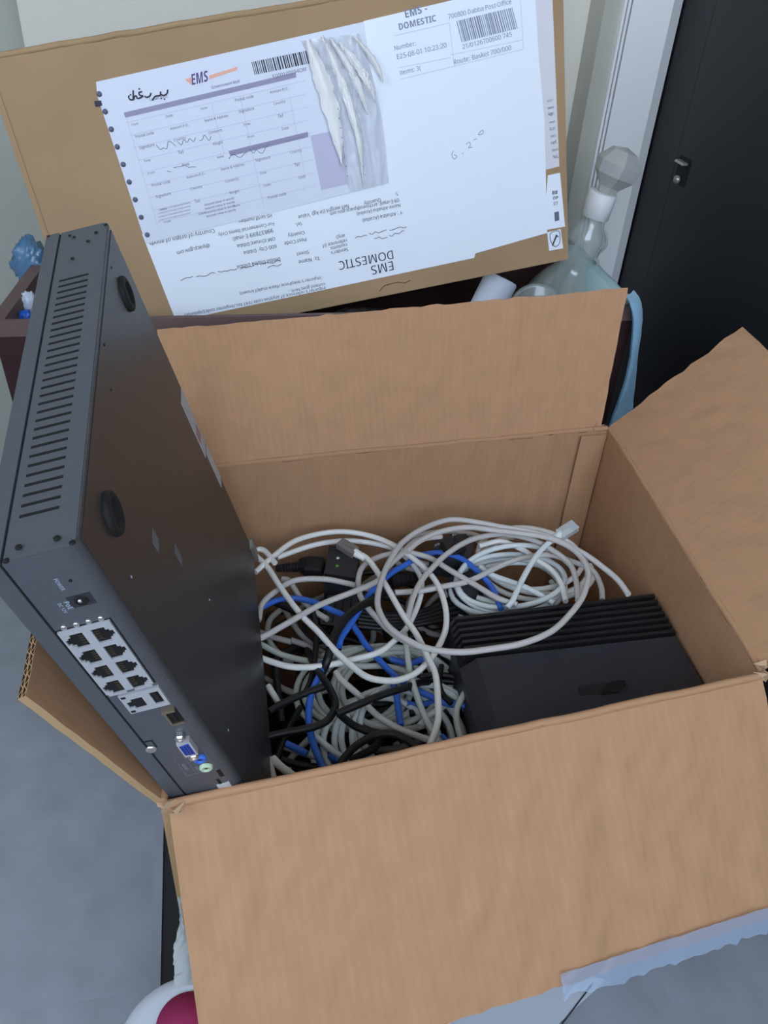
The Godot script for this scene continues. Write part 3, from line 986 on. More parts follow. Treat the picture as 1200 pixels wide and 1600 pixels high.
# ---------------------------------------------------------------- the bin and what stands in it
func lump(st: SurfaceTool, c: Vector3, r: Vector3, rough: float, seed_: int, n := 22) -> void:
	var nz := FastNoiseLite.new()
	nz.seed = seed_
	nz.frequency = 1.0
	nz.fractal_octaves = 3
	nz.noise_type = FastNoiseLite.TYPE_CELLULAR
	nz.cellular_return_type = FastNoiseLite.RETURN_DISTANCE2_SUB
	st.set_smooth_group(-1)
	grid(st, n * 2, n, func(u: float, v: float) -> Vector3:
		var a := TAU * u
		var b := PI * (v - 0.5)
		var d := Vector3(cos(b) * cos(a), sin(b), -cos(b) * sin(a))
		var k := 1.0 + rough * nz.get_noise_3dv(d * 1.7)
		return c + d * r * k)
func bin_and_contents() -> void:
	var o := thing("storage_bin", "dark maroon storage bin with a wide rim behind the open carton", "bin", Vector3(0.15, 0, -1.1))
	var off := -o.position
	var A := Vector3(-0.245, 0.582, -0.925)
	var B := Vector3(0.556, 0.556, -0.972)
	var C := Vector3(0.556, 0.560, -1.235)
	var D := Vector3(-0.205, 0.582, -1.225)
	var mid := (A + B + C + D) / 4
	var wall := func(p: Vector3, y: float, inset: float) -> Vector3:
		var q := p + (mid - p).normalized() * (inset + (0.58 - y) * (0.03 if p.x < 0 else 0.015))
		return Vector3(q.x, y + (p.y - 0.58) * y / 0.58, q.z) + off
	var ps := [A, B, C, D]
	var names := ["front_panel", "side_panel", "rear_panel", "side_panel"]
	for i in 4:
		var a: Vector3 = ps[i]
		var b: Vector3 = ps[(i + 1) % 4]
		var st := start()
		box8(st, [wall.call(a, 0.005, 0.002), wall.call(b, 0.005, 0.002), wall.call(b, 0.575, 0.002), wall.call(a, 0.575, 0.002), wall.call(a, 0.005, 0.016), wall.call(b, 0.005, 0.016), wall.call(b, 0.575, 0.016), wall.call(a, 0.575, 0.016)])
		obj(names[i], st, M.maroon, o)
	var st2 := start()
	prism(st2, [wall.call(A, 0.02, 0.004), wall.call(B, 0.02, 0.004), wall.call(C, 0.02, 0.004), wall.call(D, 0.02, 0.004)], Vector3.UP, 0.02)
	obj("bin_floor", st2, M.maroon, o)
	var rim := start()
	for i in 4:
		var a: Vector3 = ps[i]
		var b: Vector3 = ps[(i + 1) % 4]
		box8(rim, [wall.call(a, 0.566, -0.004), wall.call(b, 0.566, -0.004), wall.call(b, 0.584, 0.0), wall.call(a, 0.584, 0.0), wall.call(a, 0.566, 0.019), wall.call(b, 0.566, 0.019), wall.call(b, 0.584, 0.017), wall.call(a, 0.584, 0.017)])
	obj("rim", rim, M.maroon_rim, o)

	# black bags that fill the bin
	var bag := start()
	lump(bag, Vector3(0.19, 0.33, -1.02), Vector3(0.26, 0.25, 0.055), 0.16, 3)
	tag(obj("black_bag", bag, M.black_bag), "black plastic bag sunk in the maroon bin under the labelled carton", "bag")
	# pale paper roll with a printed mark, glass vessel, teal sheet
	var r0 := on_z(762, 478, -1.055)
	var r1 := on_z(784, 434, -1.065)
	var roll := thing("paper_roll", "pale blue white roll with a dark printed mark, standing left of the glass bottle", "roll", r1)
	var rs := start()
	var rx := aim(Vector3.ZERO, r1 - r0, Vector3.BACK)
	lathe(rs, [Vector2(0.024, -0.26), Vector2(0.024, -0.002), Vector2(0.022, 0.0), Vector2(0.008, 0.0), Vector2(0.007, -0.02)], rx, 28)
	obj("roll_body", rs, M.white_plastic, roll)
	rs = start()
	var ringp := []
	for i in 10:
		ringp.append(rx * Vector3(0.010 + 0.008 * cos(TAU * i / 10.0), 0.0006, 0.002 + 0.004 * sin(TAU * i / 10.0)))
	tube(rs, ringp, 0.0010, 6, true)
	obj("printed_mark", rs, M.ink, roll)
	# pale cloth laid over the right rim, hanging in and out
	var sheet := start()
	for lay in 2:
		grid(sheet, 10, 12, func(u: float, vv: float) -> Vector3:
			var e := B.lerp(C, 0.06 + 0.80 * vv)
			var a := (u - 0.5) * 2.0
			var x := 0.014 * clampf(a * 1.8, -1.0, 1.0) - 0.008
			var y := 0.0065 - maxf(0.0, absf(a) - 0.5) * (0.44 if a < 0 else 0.10) - 0.0025 * lay
			return Vector3(e.x + x + (0.004 * lay if a < 0 else -0.004 * lay), e.y + y + 0.001 * sin(vv * 23.0), e.z - 0.003 * sin(u * 9.0)), 0.1, 0.2, lay == 0)
	tag(obj("pale_cloth", sheet, M.pale_cloth), "pale teal cloth laid over the bin's right rim beside the glass bottle", "cloth")
	bottle()
	# blue bags at the left of the bin
	var bb := start()
	lump(bb, on_z(50, 412, -1.11), Vector3(0.036, 0.050, 0.030), 0.45, 11)
	tag(obj("blue_bag", bb, M.blue_bag), "crumpled translucent blue plastic bag at the left corner of the labelled carton", "bag")
	var bw := start()
	lump(bw, on_z(46, 474, -1.0), Vector3(0.016, 0.024, 0.016), 0.5, 13, 14)
	tag(obj("white_wrapper", bw, M.white_wrap), "small crumpled whitish wrapper in the bin beside the recorder's side", "wrapper")
	var bz := start()
	lump(bz, on_z(40, 497, -0.972), Vector3(0.013, 0.016, 0.011), 0.5, 17, 12)
	tag(obj("blue_wrapper", bz, M.blue_wrap), "small bright blue wrapper at the bin's left rim", "wrapper")
	# towel over the right edge of the bin
	var tw := start()
	var tn := FastNoiseLite.new()
	tn.frequency = 2.0
	var L := [on_z(975, 462, -1.00), on_z(984, 472, -0.955), on_z(990, 510, -0.948), on_z(979, 590, -0.945), on_z(955, 660, -0.942), on_z(935, 720, -0.94)]
	var R := [on_z(992, 455, -1.02), on_z(1001, 470, -0.99), on_z(1004, 500, -0.985), on_z(996, 565, -0.98), on_z(989, 635, -0.975), on_z(985, 720, -0.975)]
	var ls := spline(L, 5)
	var rs2 := spline(R, 5)
	var n: int = ls.size() - 1
	for lay in 2:
		grid(tw, 4, n, func(u: float, v: float) -> Vector3:
			var i: int = n - int(round(v * n))
			var p: Vector3 = ls[i].lerp(rs2[i], u)
			return p + Vector3(0, 0, 0.006 * sin(u * 3.1) - 0.004 * lay + 0.003 * tn.get_noise_2d(u * 2.0, v * 9.0)), 0.05, 0.2, lay == 1)
	tag(obj("towel", tw, M.towel), "light blue towel hanging over the right edge of the maroon bin", "towel")

func bottle() -> void:
	var z := -1.125
	var c0 := on_z(928, 339, z)
	var c1 := on_z(942, 303, z)
	var ax := (c1 - c0).normalized()
	var base := c0 - ax * 0.33
	var o := thing("glass_bottle", "clear glass bottle with a white collar and faceted stopper leaning beside the white casing", "bottle", base)
	var at := func(h: float) -> Transform3D: return aim(c0 - o.position + ax * h, ax, Vector3.BACK)
	var st := start()
	# profile heights are measured from the lower end of the collar
	var prof := [Vector2(0.0, -0.33), Vector2(0.052, -0.33), Vector2(0.058, -0.31), Vector2(0.060, -0.16), Vector2(0.059, -0.135), Vector2(0.053, -0.112), Vector2(0.041, -0.092), Vector2(0.031, -0.080), Vector2(0.027, -0.071), Vector2(0.0285, -0.062), Vector2(0.0255, -0.053), Vector2(0.0270, -0.044), Vector2(0.0290, -0.034), Vector2(0.0270, -0.022), Vector2(0.0195, -0.011), Vector2(0.0180, -0.004), Vector2(0.0180, 0.004)]
	lathe(st, prof, at.call(0.0), 40, true, false)
	obj("vessel", st, M.glass, o)
	st = start()
	var inner := []
	for p in prof:
		inner.append(Vector2(maxf(p.x - 0.004, 0.0), maxf(p.y + 0.0, -0.322)))
	lathe(st, inner, at.call(0.0), 40, true, false)
	obj("inner_wall", st, M.glass, o)
	st = start()
	lathe(st, [Vector2(0.0195, 0.0), Vector2(0.0205, 0.001), Vector2(0.0205, 0.034), Vector2(0.0195, 0.035), Vector2(0.015, 0.035)], at.call(0.0), 36)
	obj("collar", st, M.collar, o)
	st = start()
	lathe(st, [Vector2(0.012, 0.032), Vector2(0.016, 0.044), Vector2(0.031, 0.060), Vector2(0.033, 0.076), Vector2(0.019, 0.093), Vector2(0.0, 0.098)], aim(c0 - o.position, (ax + Vector3(0.10, 0, 0)).normalized(), Vector3(0.3, 0, 1)), 6, false)
	obj("stopper", st, M.frosted, o)
	# raised seam scallops down the neck
	st = start()
	var side := (ray(955, 360).normalized().cross(ax)).normalized()
	if side.x < 0:
		side = -side
	var pts := []
	for p in [[0.019, -0.010], [0.027, -0.020], [0.031, -0.032], [0.027, -0.042], [0.0255, -0.050], [0.030, -0.058], [0.028, -0.068], [0.034, -0.082]]:
		pts.append(c0 - o.position + ax * p[1] + side * p[0])
	tube(st, spline(pts, 5), 0.002, 8)
	obj("neck_seam", st, M.frosted, o)
	# round disc seen through the vessel
	st = start()
	lathe(st, [Vector2(0.036, 0), Vector2(0.040, 0.001), Vector2(0.040, 0.002), Vector2(0.036, 0.003), Vector2(0.0, 0.003)], aim(on_z(835, 488, -1.045) - o.position, Vector3(-0.15, 0.25, 1)), 36)
	obj("disc", st, M.glass, o)

# ---------------------------------------------------------------- closed carton with shipping papers
var CP: Vector3
var CN: Vector3
func cq(px: float, py: float, lift := 0.0) -> Vector3:
	return on_plane(px, py, CP + CN * lift, CN)
func label_carton() -> void:
	CN = Vector3(-0.004, 0.123, 0.992).normalized()
	CP = on_z(600, 463, -1.02)
	var corners := [cq(-29, 91), cq(879, -62), cq(888, 405), cq(132, 556)]
	var o := thing("labelled_carton", "flat brown carton covered in white shipping papers leaning in the bin", "box", (corners[2] + corners[3]) / 2)
	var off := -o.position
	var c := func(px: float, py: float, lift := 0.0) -> Vector3: return cq(px, py, lift) + off
	var st := start()
	var ring := []
	for p in corners:
		ring.append(p + off)
	prism(st, ring, CN, 0.024)
	var body := obj("body", st, M.carton, o)
	# upper edge roll and left fold
	st = start()
	var path := []
	for i in 31:
		var t := i / 30.0
		path.append(c.call(lerpf(-29, 879, t), lerpf(91, -62, t), -0.002) + Vector3(0, rng.randf_range(-0.0006, 0.0006), rng.randf_range(-0.0005, 0.0005)))
	tube(st, path, 0.0035, 8)
	obj("upper_fold", st, M.carton, o)
	st = start()
	var dn: Vector3 = (corners[3] - corners[0]).normalized()
	var rt: Vector3 = (corners[1] - corners[0]).normalized()
	bx(st, Vector3.ZERO, Vector3(0.0001, 0.0001, 0.0001), Transform3D(Basis(), ring[0]))
	prism(st, [ring[0] + rt * 0.004 + CN * 0.001, ring[3] + rt * 0.004 + CN * 0.001, ring[3] + rt * 0.0065 + CN * 0.001, ring[0] + rt * 0.0065 + CN * 0.001], CN, 0.0012)
	obj("left_fold", st, M.carton, o)

	# ---- sheets, lowest first
	var sheet := func(called: String, pts: Array, lift: float, m: Material, parent: Node3D, thick := 0.0004) -> MeshInstance3D:
		var s := start()
		var rr := []
		for p in pts:
			rr.append(c.call(p.x, p.y, lift))
		prism(s, rr, CN, thick)
		return obj(called, s, m, parent)
	var v := func(a: float, b: float) -> Vector2: return Vector2(a, b)
	# address sheet, printed upside down
	var s1: Node3D = sheet.call("address_sheet", [Vector2(222, 366), Vector2(275, 502), Vector2(741, 403), Vector2(690, 240)], 0.0008, M.paper, o)
	var t1 := start()
	var lt := func(s: SurfaceTool, txt: String, x0: float, y0: float, x1: float, y1: float, lift: float, bold := false, tall := 1.0, slant := 0.0) -> void:
		letter(s, txt, c.call(x0, y0, lift), c.call(x1, y1, lift), CN, bold, tall, slant)
	var up := 0.0013
	lt.call(t1, "EMS", 613, 408, 579, 416, up)
	lt.call(t1, "DOMESTIC", 613, 391, 528, 409, up)
	for q in [["importer's reference (if any)(tax code /VAT No./importer code)(optional)", 508, 446, 288, 489], ["content goes here...", 507, 440, 450, 452], ["importer's telephone /fax/e-mail(if known)", 501, 430, 374, 455],
		["To  Name", 499, 400, 466, 407], ["Street", 482, 391, 463, 395], ["Dibba Dibba Dibba", 437, 402, 370, 415], ["Post Code", 478, 371, 444, 378], ["600 City  Dibba", 431, 380, 380, 391], ["OM (Oman) Dibba", 429, 369, 370, 381],
		["Country", 475, 359, 449, 364], ["99837899 E-mail:", 426, 357, 362, 371], ["@pacp.gov.om", 326, 379, 275, 391], ["Tel.", 471, 346, 461, 349], ["For Commercial Items Only", 427, 345, 340, 363], ["HS tariff number", 424, 334, 372, 344], ["Country of origin of goods", 334, 355, 232, 376],
		["Net weight (in kg)  Value", 544, 317, 465, 335], ["Quantity", 594, 308, 568, 314], ["Sender's", 543, 387, 517, 393], ["customs", 542, 380, 516, 386], ["reference (if", 541, 372, 503, 381], ["any)", 538, 364, 525, 367],
		["Y : Athaiba (Azaiba)", 628, 328, 566, 341], ["Name Athaiba (Azaiba)", 625, 317, 557, 331], ["09 E-mail: archives@pacp.gov.om", 623, 308, 515, 330], ["5", 621, 300, 618, 301]]:
		lt.call(t1, q[0], q[1], q[2], q[3], q[4], up)
	obj("printed_text", t1, M.ink, s1)
	# arabic address lines drawn as joined strokes
	var ar := start()
	for q in [[635, 353, 555, 371, 9], [632, 362, 585, 374, 6], [438, 407, 282, 437, 16], [440, 413, 418, 418, 3]]:
		scribble(ar, c.call(q[0], q[1], up), c.call(q[2], q[3], up), q[4], 0.0034, 0.0007)
	obj("arabic_lines", ar, M.ink, s1)
	# right hand strips that peep out under the white sheet
	var s4: Node3D = sheet.call("barcode_strip", [Vector2(830, -50), Vector2(861, -55), Vector2(874, 260), Vector2(850, 266)], 0.0007, M.label_strip, o)
	var b4 := start()
	for q in [[844, 73, 858, 90, 6], [849, 126, 862, 138, 6]]:
		bars(b4, c, q[0], q[1], q[2] - q[0], -2.0, q[3] - q[1], q[4], 0.0018, 4)
	for i in 9:
		var yy := 160.0 + i * 11.0
		lt.call(b4, ["0125", "item", "kgs.", "OM00", "R.O.", "nos.", "ref.", "0000", "Tel."][i], 855 + i * 1.1, yy, 864 + i * 1.1, yy - 2, 0.0018)
	obj("printed_codes", b4, M.ink_grey, s4)
	var s5: Node3D = sheet.call("side_label", [Vector2(856, 274), Vector2(875, 270), Vector2(883, 354), Vector2(850, 360)], 0.0007, M.paper, o)
	var b5 := start()
	lt.call(b5, "BB", 863, 304, 871, 303, 0.0011, true)
	lt.call(b5, "OP", 864, 312, 872, 311, 0.0011, true)
	lt.call(b5, "01", 865, 321, 871, 320, 0.0011)
	obj("printed_codes", b5, M.ink, s5)
	b5 = start()
	prism(b5, [c.call(866, 332, 0.0011), c.call(873, 330, 0.0011), c.call(874, 344, 0.0011), c.call(867, 346, 0.0011)], CN, 0.0)
	obj("printed_block", b5, M.ink_grey, s5)
	# emblem sticker
	var s6: Node3D = sheet.call("emblem_sticker", [Vector2(855, 363), Vector2(876, 358), Vector2(880, 388), Vector2(858, 392)], 0.0014, M.paper, o)
	var e6 := start()
	tube(e6, spline([c.call(860, 365, 0.002), c.call(873, 361, 0.002), c.call(875, 376, 0.002), c.call(872, 383, 0.002), c.call(867, 385, 0.002), c.call(861, 378, 0.002)], 5, true), 0.0004, 5, true)
	prism(e6, [c.call(862, 384, 0.002), c.call(869, 366, 0.002), c.call(874, 371, 0.002), c.call(870, 370, 0.002), c.call(864, 384, 0.002)], CN, 0.0)
	obj("emblem", e6, M.ink, s6)
	# big white sheet on the right
	var s3: Node3D = sheet.call("postage_sheet", [Vector2(568, 33), Vector2(835, -30), Vector2(842, 90), Vector2(851, 190), Vector2(855, 364), Vector2(743, 396), Vector2(741, 403), Vector2(690, 412), Vector2(640, 330), Vector2(598, 290)], 0.0012, M.paper, o)
	var t3 := start()
	lt.call(t3, "EMS -", 634, 28, 668, 18, 0.0017, true)
	lt.call(t3, "DOMESTIC", 624, 47, 682, 33, 0.0017, true)
	lt.call(t3, "700800 Dabba Post Office", 701, 30, 799, 6, 0.0017)
	lt.call(t3, "21/0126700600 745", 723, 77, 800, 57, 0.0017)
	lt.call(t3, "Route: Basket 700/000", 710, 101, 799, 78, 0.0017)
	lt.call(t3, "Number:", 617, 79, 650, 71, 0.0017)
	lt.call(t3, "E25-08-01 10:23:20", 621, 93, 698, 74, 0.0017)
	lt.call(t3, "items: 3(", 626, 119, 658, 111, 0.0017)
	obj("printed_text", t3, M.ink_faint, s3)
	t3 = start()
	bars(t3, c, 713, 33, 90, -22, 33, 30, 0.0017, 1)
	obj("barcode", t3, M.ink_faint, s3)
	t3 = start()
	for q in [[616, 56, 702, 36], [704, 86, 818, 62], [622, 106, 704, 90], [626, 124, 818, 77], [702, 36, 710, 104], [813, 0, 818, 77]]:
		hair(t3, c.call(q[0], q[1], 0.0016), c.call(q[2], q[3], 0.0016), 0.0004)
	obj("ruled_lines", t3, M.lilac, s3)
	t3 = start()
	for q in [[[708, 236], [706, 243], [710, 249], [714, 244], [709, 242]], [[722, 241], [724, 239]], [[728, 226], [733, 222], [735, 226], [732, 231], [738, 230]], [[740, 219], [745, 216]], [[747, 211], [751, 205], [755, 204], [754, 209], [748, 211]]]:
		var pp := []
		for p in q:
			pp.append(c.call(p[0], p[1], 0.0015))
		tube(t3, spline(pp, 4), 0.0003, 5)
	obj("handwritten_number", t3, M.ink_grey, s3)

	# perforated waybill form at the left
	var lf := 0.0018
	var s2: Node3D = sheet.call("waybill_form", [Vector2(150, 128), Vector2(480, 54), Vector2(568, 34), Vector2(607, 286), Vector2(228, 381), Vector2(152, 150)], lf, M.form, o)
	lf = 0.0022
	var t2 := start()
	for i in 9:
		var t := i / 8.0
		var hx := lerpf(155, 230, t)
		var hy := lerpf(147, 367, t)
		lathe(t2, [Vector2(0.0030, -0.0001), Vector2(0.0030, 0.0), Vector2(0, 0.0)], aim(c.call(hx, hy, lf), CN), 14)
	obj("feed_holes", t2, M.ink_grey, s2)
	t2 = start()
	prism(t2, [c.call(147, 158, lf), c.call(158, 157, lf), c.call(160, 165, lf), c.call(149, 167, lf)], CN, 0.0)
	obj("black_tab", t2, M.ink, s2)
	t2 = start()
	bars(t2, c, 393, 97, 106, -22, 20, 32, lf, 2)
	obj("barcode", t2, M.ink, s2)
	t2 = start()
	lt.call(t2, "E000100394OM", 427, 123, 479, 111, lf)
	lt.call(t2, "Oman Post", 234, 158, 262, 152, lf)
	obj("printed_number", t2, M.ink_grey, s2)
	# the operator's arabic name, drawn in strokes
	t2 = start()
	var strokes := [[[262, 140], [261, 146], [256, 149], [251, 147], [251, 143], [250, 149], [244, 150], [241, 152], [238, 157]], [[236, 145], [234, 150], [229, 152], [226, 150]], [[222, 143], [217, 145], [219, 149], [224, 150], [215, 154], [213, 150], [210, 151], [209, 155], [204, 156], [201, 152], [202, 149]], [[208, 141], [208, 155]], [[217, 138], [218, 140]]]
	for q in strokes:
		var pp := []
		for p in q:
			pp.append(c.call(p[0], p[1], lf + 0.0001))
		tube(t2, spline(pp, 4), 0.0008, 6)
	for p in [[252, 154], [257, 155], [204, 148]]:
		lathe(t2, [Vector2(0.0009, 0), Vector2(0, 0.0002)], aim(c.call(p[0], p[1], lf), CN), 8)
	obj("arabic_wordmark", t2, M.ink, s2)
	t2 = start()
	prism(t2, [c.call(327, 118, lf), c.call(371, 104, lf), c.call(371, 109, lf), c.call(327, 124, lf)], CN, 0.0)
	prism(t2, [c.call(289, 124, lf), c.call(300, 121, lf), c.call(299, 133, lf)], CN, 0.0)
	obj("orange_stripe", t2, M.orange, s2)
	t2 = start()
	lt.call(t2, "EMS", 300, 133, 325, 127, lf, true, 1.5, 0.25)
	lt.call(t2, "Government Mail", 331, 139, 375, 129, lf)
	scribble(t2, c.call(373, 116, lf), c.call(328, 127, lf), 9, 0.004, 0.0006)
	obj("service_name", t2, M.violet_text, s2)
	t2 = start()
	for q in [[193, 176, 462, 113, 8.0], [357, 236, 481, 206, 8.0]]:
		prism(t2, [c.call(q[0], q[1], lf), c.call(q[2], q[3], lf), c.call(q[2] + 1, q[3] + q[4], lf), c.call(q[0] + 3, q[1] + q[4], lf)], CN, 0.0)
	obj("heading_bars", t2, M.purple, s2)
	t2 = start()
	prism(t2, [c.call(485, 212, lf), c.call(532, 202, lf), c.call(546, 287, lf), c.call(502, 297, lf)], CN, 0.0)
	obj("lilac_panel", t2, M.lilac, s2)
	t2 = start()
	for i in 9:
		var y0 := 192.0 + i * 19.5
		var x0 := 197.0 + i * 6.2
		hair(t2, c.call(x0, y0, lf), c.call(x0 + 280 - i * 4, y0 - 66 + i, lf), 0.00035)
	for q in [[375, 150, 412, 322], [330, 160, 350, 240], [452, 150, 478, 280], [198, 186, 246, 352]]:
		hair(t2, c.call(q[0], q[1], lf), c.call(q[2], q[3], lf), 0.00035)
	obj("form_grid", t2, M.lilac, s2)
	t2 = start()
	var words := ["From", "Name & Address", "Tel", "Postal code", "Contents", "Date", "Signature", "Weight", "Amount R.O.", "Time", "Name", "Country"]
	var wi := 0
	for i in 9:
		for k in 5:
			var x0 := 206.0 + i * 6.4 + k * 54.0
			var y0 := 192.0 + i * 19.0 - k * 12.6
			if x0 > 470 - 0 * i:
				continue
			var wd: String = words[(i * 3 + k * 5) % 12]
			var wl := 2.6 * wd.length()
			lt.call(t2, wd, x0, y0 + 5, x0 + wl, y0 + 5 - wl * 0.235, lf)
			wi += 1
	for i in 4:
		lt.call(t2, "conditions of carriage printed overleaf", 248, 330 + i * 5.5, 298, 318 + i * 5.5, lf)
		lt.call(t2, "insured value in words", 320 + i, 322 + i * 6.0, 366 + i, 311 + i * 6.0, lf)
	obj("printed_text", t2, M.ink_grey, s2)
	t2 = start()
	for q in [[245, 230, 330, 214, 9], [420, 232, 352, 246, 7], [305, 258, 262, 270, 4]]:
		scribble(t2, c.call(q[0], q[1], lf), c.call(q[2], q[3], lf), q[4], 0.008, 0.0006)
	obj("handwriting", t2, M.ink_grey, s2)
	# crumpled strip of torn film over the form
	var nz := FastNoiseLite.new()
	nz.frequency = 1.0
	nz.seed = 21
	st = start()
	grid(st, 26, 40, func(a: float, b: float) -> Vector3:
		var t := 1.0 - b
		var xl := lerpf(470, 546, pow(t, 0.8)) + 3.0 * nz.get_noise_1d(t * 9.0)
		var xr := lerpf(562, 607, t) + 9.0 * sin(t * PI)
		var px := lerpf(xl, xr, a)
		var py := lerpf(lerpf(64, 52, a), lerpf(300, 285, a), t)
		var f := a * (3.0 + 1.2 * t) + 0.5 * nz.get_noise_2d(a * 2.0, t * 3.0) - 0.35 * t
		var ridge := absf(fmod(f + 10.0, 1.0) - 0.5) * 2.0
		var fade := (0.25 + 0.75 * (1.0 - t)) * smoothstep(0.0, 0.12, a) * smoothstep(0.0, 0.10, 1.0 - a)
		return c.call(px, py, 0.0028 + fade * (0.012 * pow(ridge, 2.0) + 0.003 * (nz.get_noise_2d(a * 9.0, t * 16.0) + 0.6))))
	obj("crumpled_film", st, M.film, s2)
	for q in [[480, 62, 534, 262, 26.0], [503, 56, 558, 225, 13.0], [516, 60, 574, 180, 11.0], [530, 66, 586, 160, 14.0], [552, 56, 598, 130, 9.0], [536, 120, 566, 292, 10.0]]:
		st = start()
		grid(st, 6, 24, func(a: float, b: float) -> Vector3:
			var t := 1.0 - b
			var w: float = q[4] * sin(PI * clampf(t * 0.9 + 0.1, 0.0, 1.0)) * (1.0 + 0.4 * nz.get_noise_1d(t * 8.0 + q[0]))
			return c.call(lerpf(q[0], q[2], t) + 8.0 * sin(t * 3.0) + (a - 0.5) * w, lerpf(q[1], q[3], t) - (a - 0.5) * 3.0, 0.008 + 0.007 * sin(a * PI) * (1.0 - 0.6 * t) + 0.003 * nz.get_noise_2d(a * 5.0, t * 20.0)))
		obj("torn_strip", st, M.cream_film, s2)
	st = start()
	for q in [[528, 170, 545, 290, 8], [552, 165, 572, 285, 10]]:
		for i in q[4]:
			var t: float = float(i) / q[4]
			lathe(st, [Vector2(0.0006, 0), Vector2(0, 0.0003)], aim(c.call(lerpf(q[0], q[2], t), lerpf(q[1], q[3], t), 0.010), CN), 6)
	obj("print_specks", st, M.ink, s2)
	# pen mark under the papers
	st = start()
	tube(st, spline([c.call(602, 446, 0.0004), c.call(612, 443, 0.0004), c.call(622, 441, 0.0004), c.call(632, 442, 0.0004), c.call(641, 438, 0.0004)], 4), 0.0005, 5)
	tube(st, spline([c.call(593, 455, 0.0004), c.call(600, 447, 0.0004), c.call(607, 445, 0.0004)], 4), 0.0005, 5)
	obj("pen_mark", st, M.red_ink, o)

func hair(st: SurfaceTool, a: Vector3, b: Vector3, w: float) -> void:
	var s := (b - a).cross(CN).normalized() * w / 2
	prism(st, [a - s, b - s, b + s, a + s], CN, 0.0)
func bars(st: SurfaceTool, c: Callable, x: float, y: float, dx: float, dy: float, h: float, n: int, lift: float, s: int) -> void:
	var r := RandomNumberGenerator.new()
	r.seed = s * 31
	var t := 0.0
	while t < 0.985:
		var w := r.randf_range(0.25, 0.8) / n
		var lean := h * 0.26
		prism(st, [c.call(x + dx * t, y + dy * t, lift), c.call(x + dx * (t + w), y + dy * (t + w), lift), c.call(x + dx * (t + w) + lean, y + dy * (t + w) + h, lift), c.call(x + dx * t + lean, y + dy * t + h, lift)], CN, 0.0)
		t += w + r.randf_range(0.25, 0.75) / n
func scribble(st: SurfaceTool, a: Vector3, b: Vector3, n: int, h: float, w: float) -> void:
	var r := RandomNumberGenerator.new()
	r.seed = int(absf(a.x) * 9999.0)
	var up := CN.cross((b - a).normalized())
	var pts := []
	for i in n * 2 + 1:
		var t := float(i) / (n * 2)
		pts.append(a.lerp(b, t) + up * h * r.randf_range(-0.5, 0.5))
		if i % 7 == 6 or i == n * 2:
			tube(st, spline(pts, 3), w / 2, 5)
			pts = []
	if pts.size() > 1:
		tube(st, spline(pts, 3), w / 2, 5)

# ---------------------------------------------------------------- cables
func px_path(pts: Array, h: float, h2 := -1.0) -> Array:
	var out := []
	for i in pts.size():
		var p = pts[i]
		var y: float = h if h2 < 0 else lerpf(h, h2, float(i) / (pts.size() - 1))
		if p is Vector3:
			y = p.z
		out.append(on_y(p.x, p.y, y))
	return out
func cable(pts: Array, h: float, r: float, m: Material, label: String, group := "", h2 := -1.0, called := "network_cable") -> MeshInstance3D:
	var st := start()
	tube(st, spline(px_path(pts, h, h2), 9), r, 9)
	var o := obj(called, st, m)
	tag(o, label, "cable", group)
	return o
func coil(px: float, py: float, h: float, rx: float, rz: float, turns: int, r: float, spread: Vector3, turn: float, m: Material, label: String, group := "") -> void:
	var c := on_y(px, py, h)
	var pts := []
	var n := 18
	for i in turns * n + 1:
		var k := float(i) / n
		var a := TAU * k
		var wob := 1.0 + 0.04 * sin(k * 2.3) + 0.05 * sin(k * 5.1 + px)
		var p := Vector3(cos(a) * rx * wob, 0, sin(a) * rz * wob).rotated(Vector3.UP, turn)
		pts.append(c + p + spread * (k / turns - 0.5) + Vector3(0, 0.003 * sin(k * 3.7 + a), 0))
	var st := start()
	tube(st, spline(pts, 2), r, 8)
	tag(obj("coiled_cable", st, m), label, "cable", group)
func plug(parent: Node3D, at: Vector3, dir: Vector3, upv: Vector3, body: Material, boot: Material, s := 1.0) -> void:
	# modular plug: boot, shell, latch, contacts; local y runs out of the cable
	var t := aim(at, dir, upv)
	t.basis = t.basis * s
	var st := start()
	lathe(st, [Vector2(0.0034, -0.012), Vector2(0.0040, -0.006), Vector2(0.0046, 0.0), Vector2(0.0046, 0.002)], t, 14)
	obj("boot", st, boot, parent)
	st = start()
	rounded(st, Vector3(-0.0059, 0.0, -0.0040), Vector3(0.0059, 0.0215, 0.0040), 0.0008, t)
	var shell := obj("plug_shell", st, body, parent)
	st = start()
	box8(st, [t * Vector3(-0.0016, 0.004, 0.0062), t * Vector3(0.0016, 0.004, 0.0062), t * Vector3(0.0016, 0.019, 0.0040), t * Vector3(-0.0016, 0.019, 0.0040), t * Vector3(-0.0016, 0.004, 0.0052), t * Vector3(0.0016, 0.004, 0.0052), t * Vector3(0.0016, 0.019, 0.0030), t * Vector3(-0.0016, 0.019, 0.0030)])
	obj("latch", st, body, shell)
	st = start()
	for i in 8:
		bx(st, Vector3(-0.0045 + i * 0.00116, 0.0155, -0.0043), Vector3(-0.0039 + i * 0.00116, 0.0218, -0.0036), t)
	obj("contacts", st, M.gold, shell)

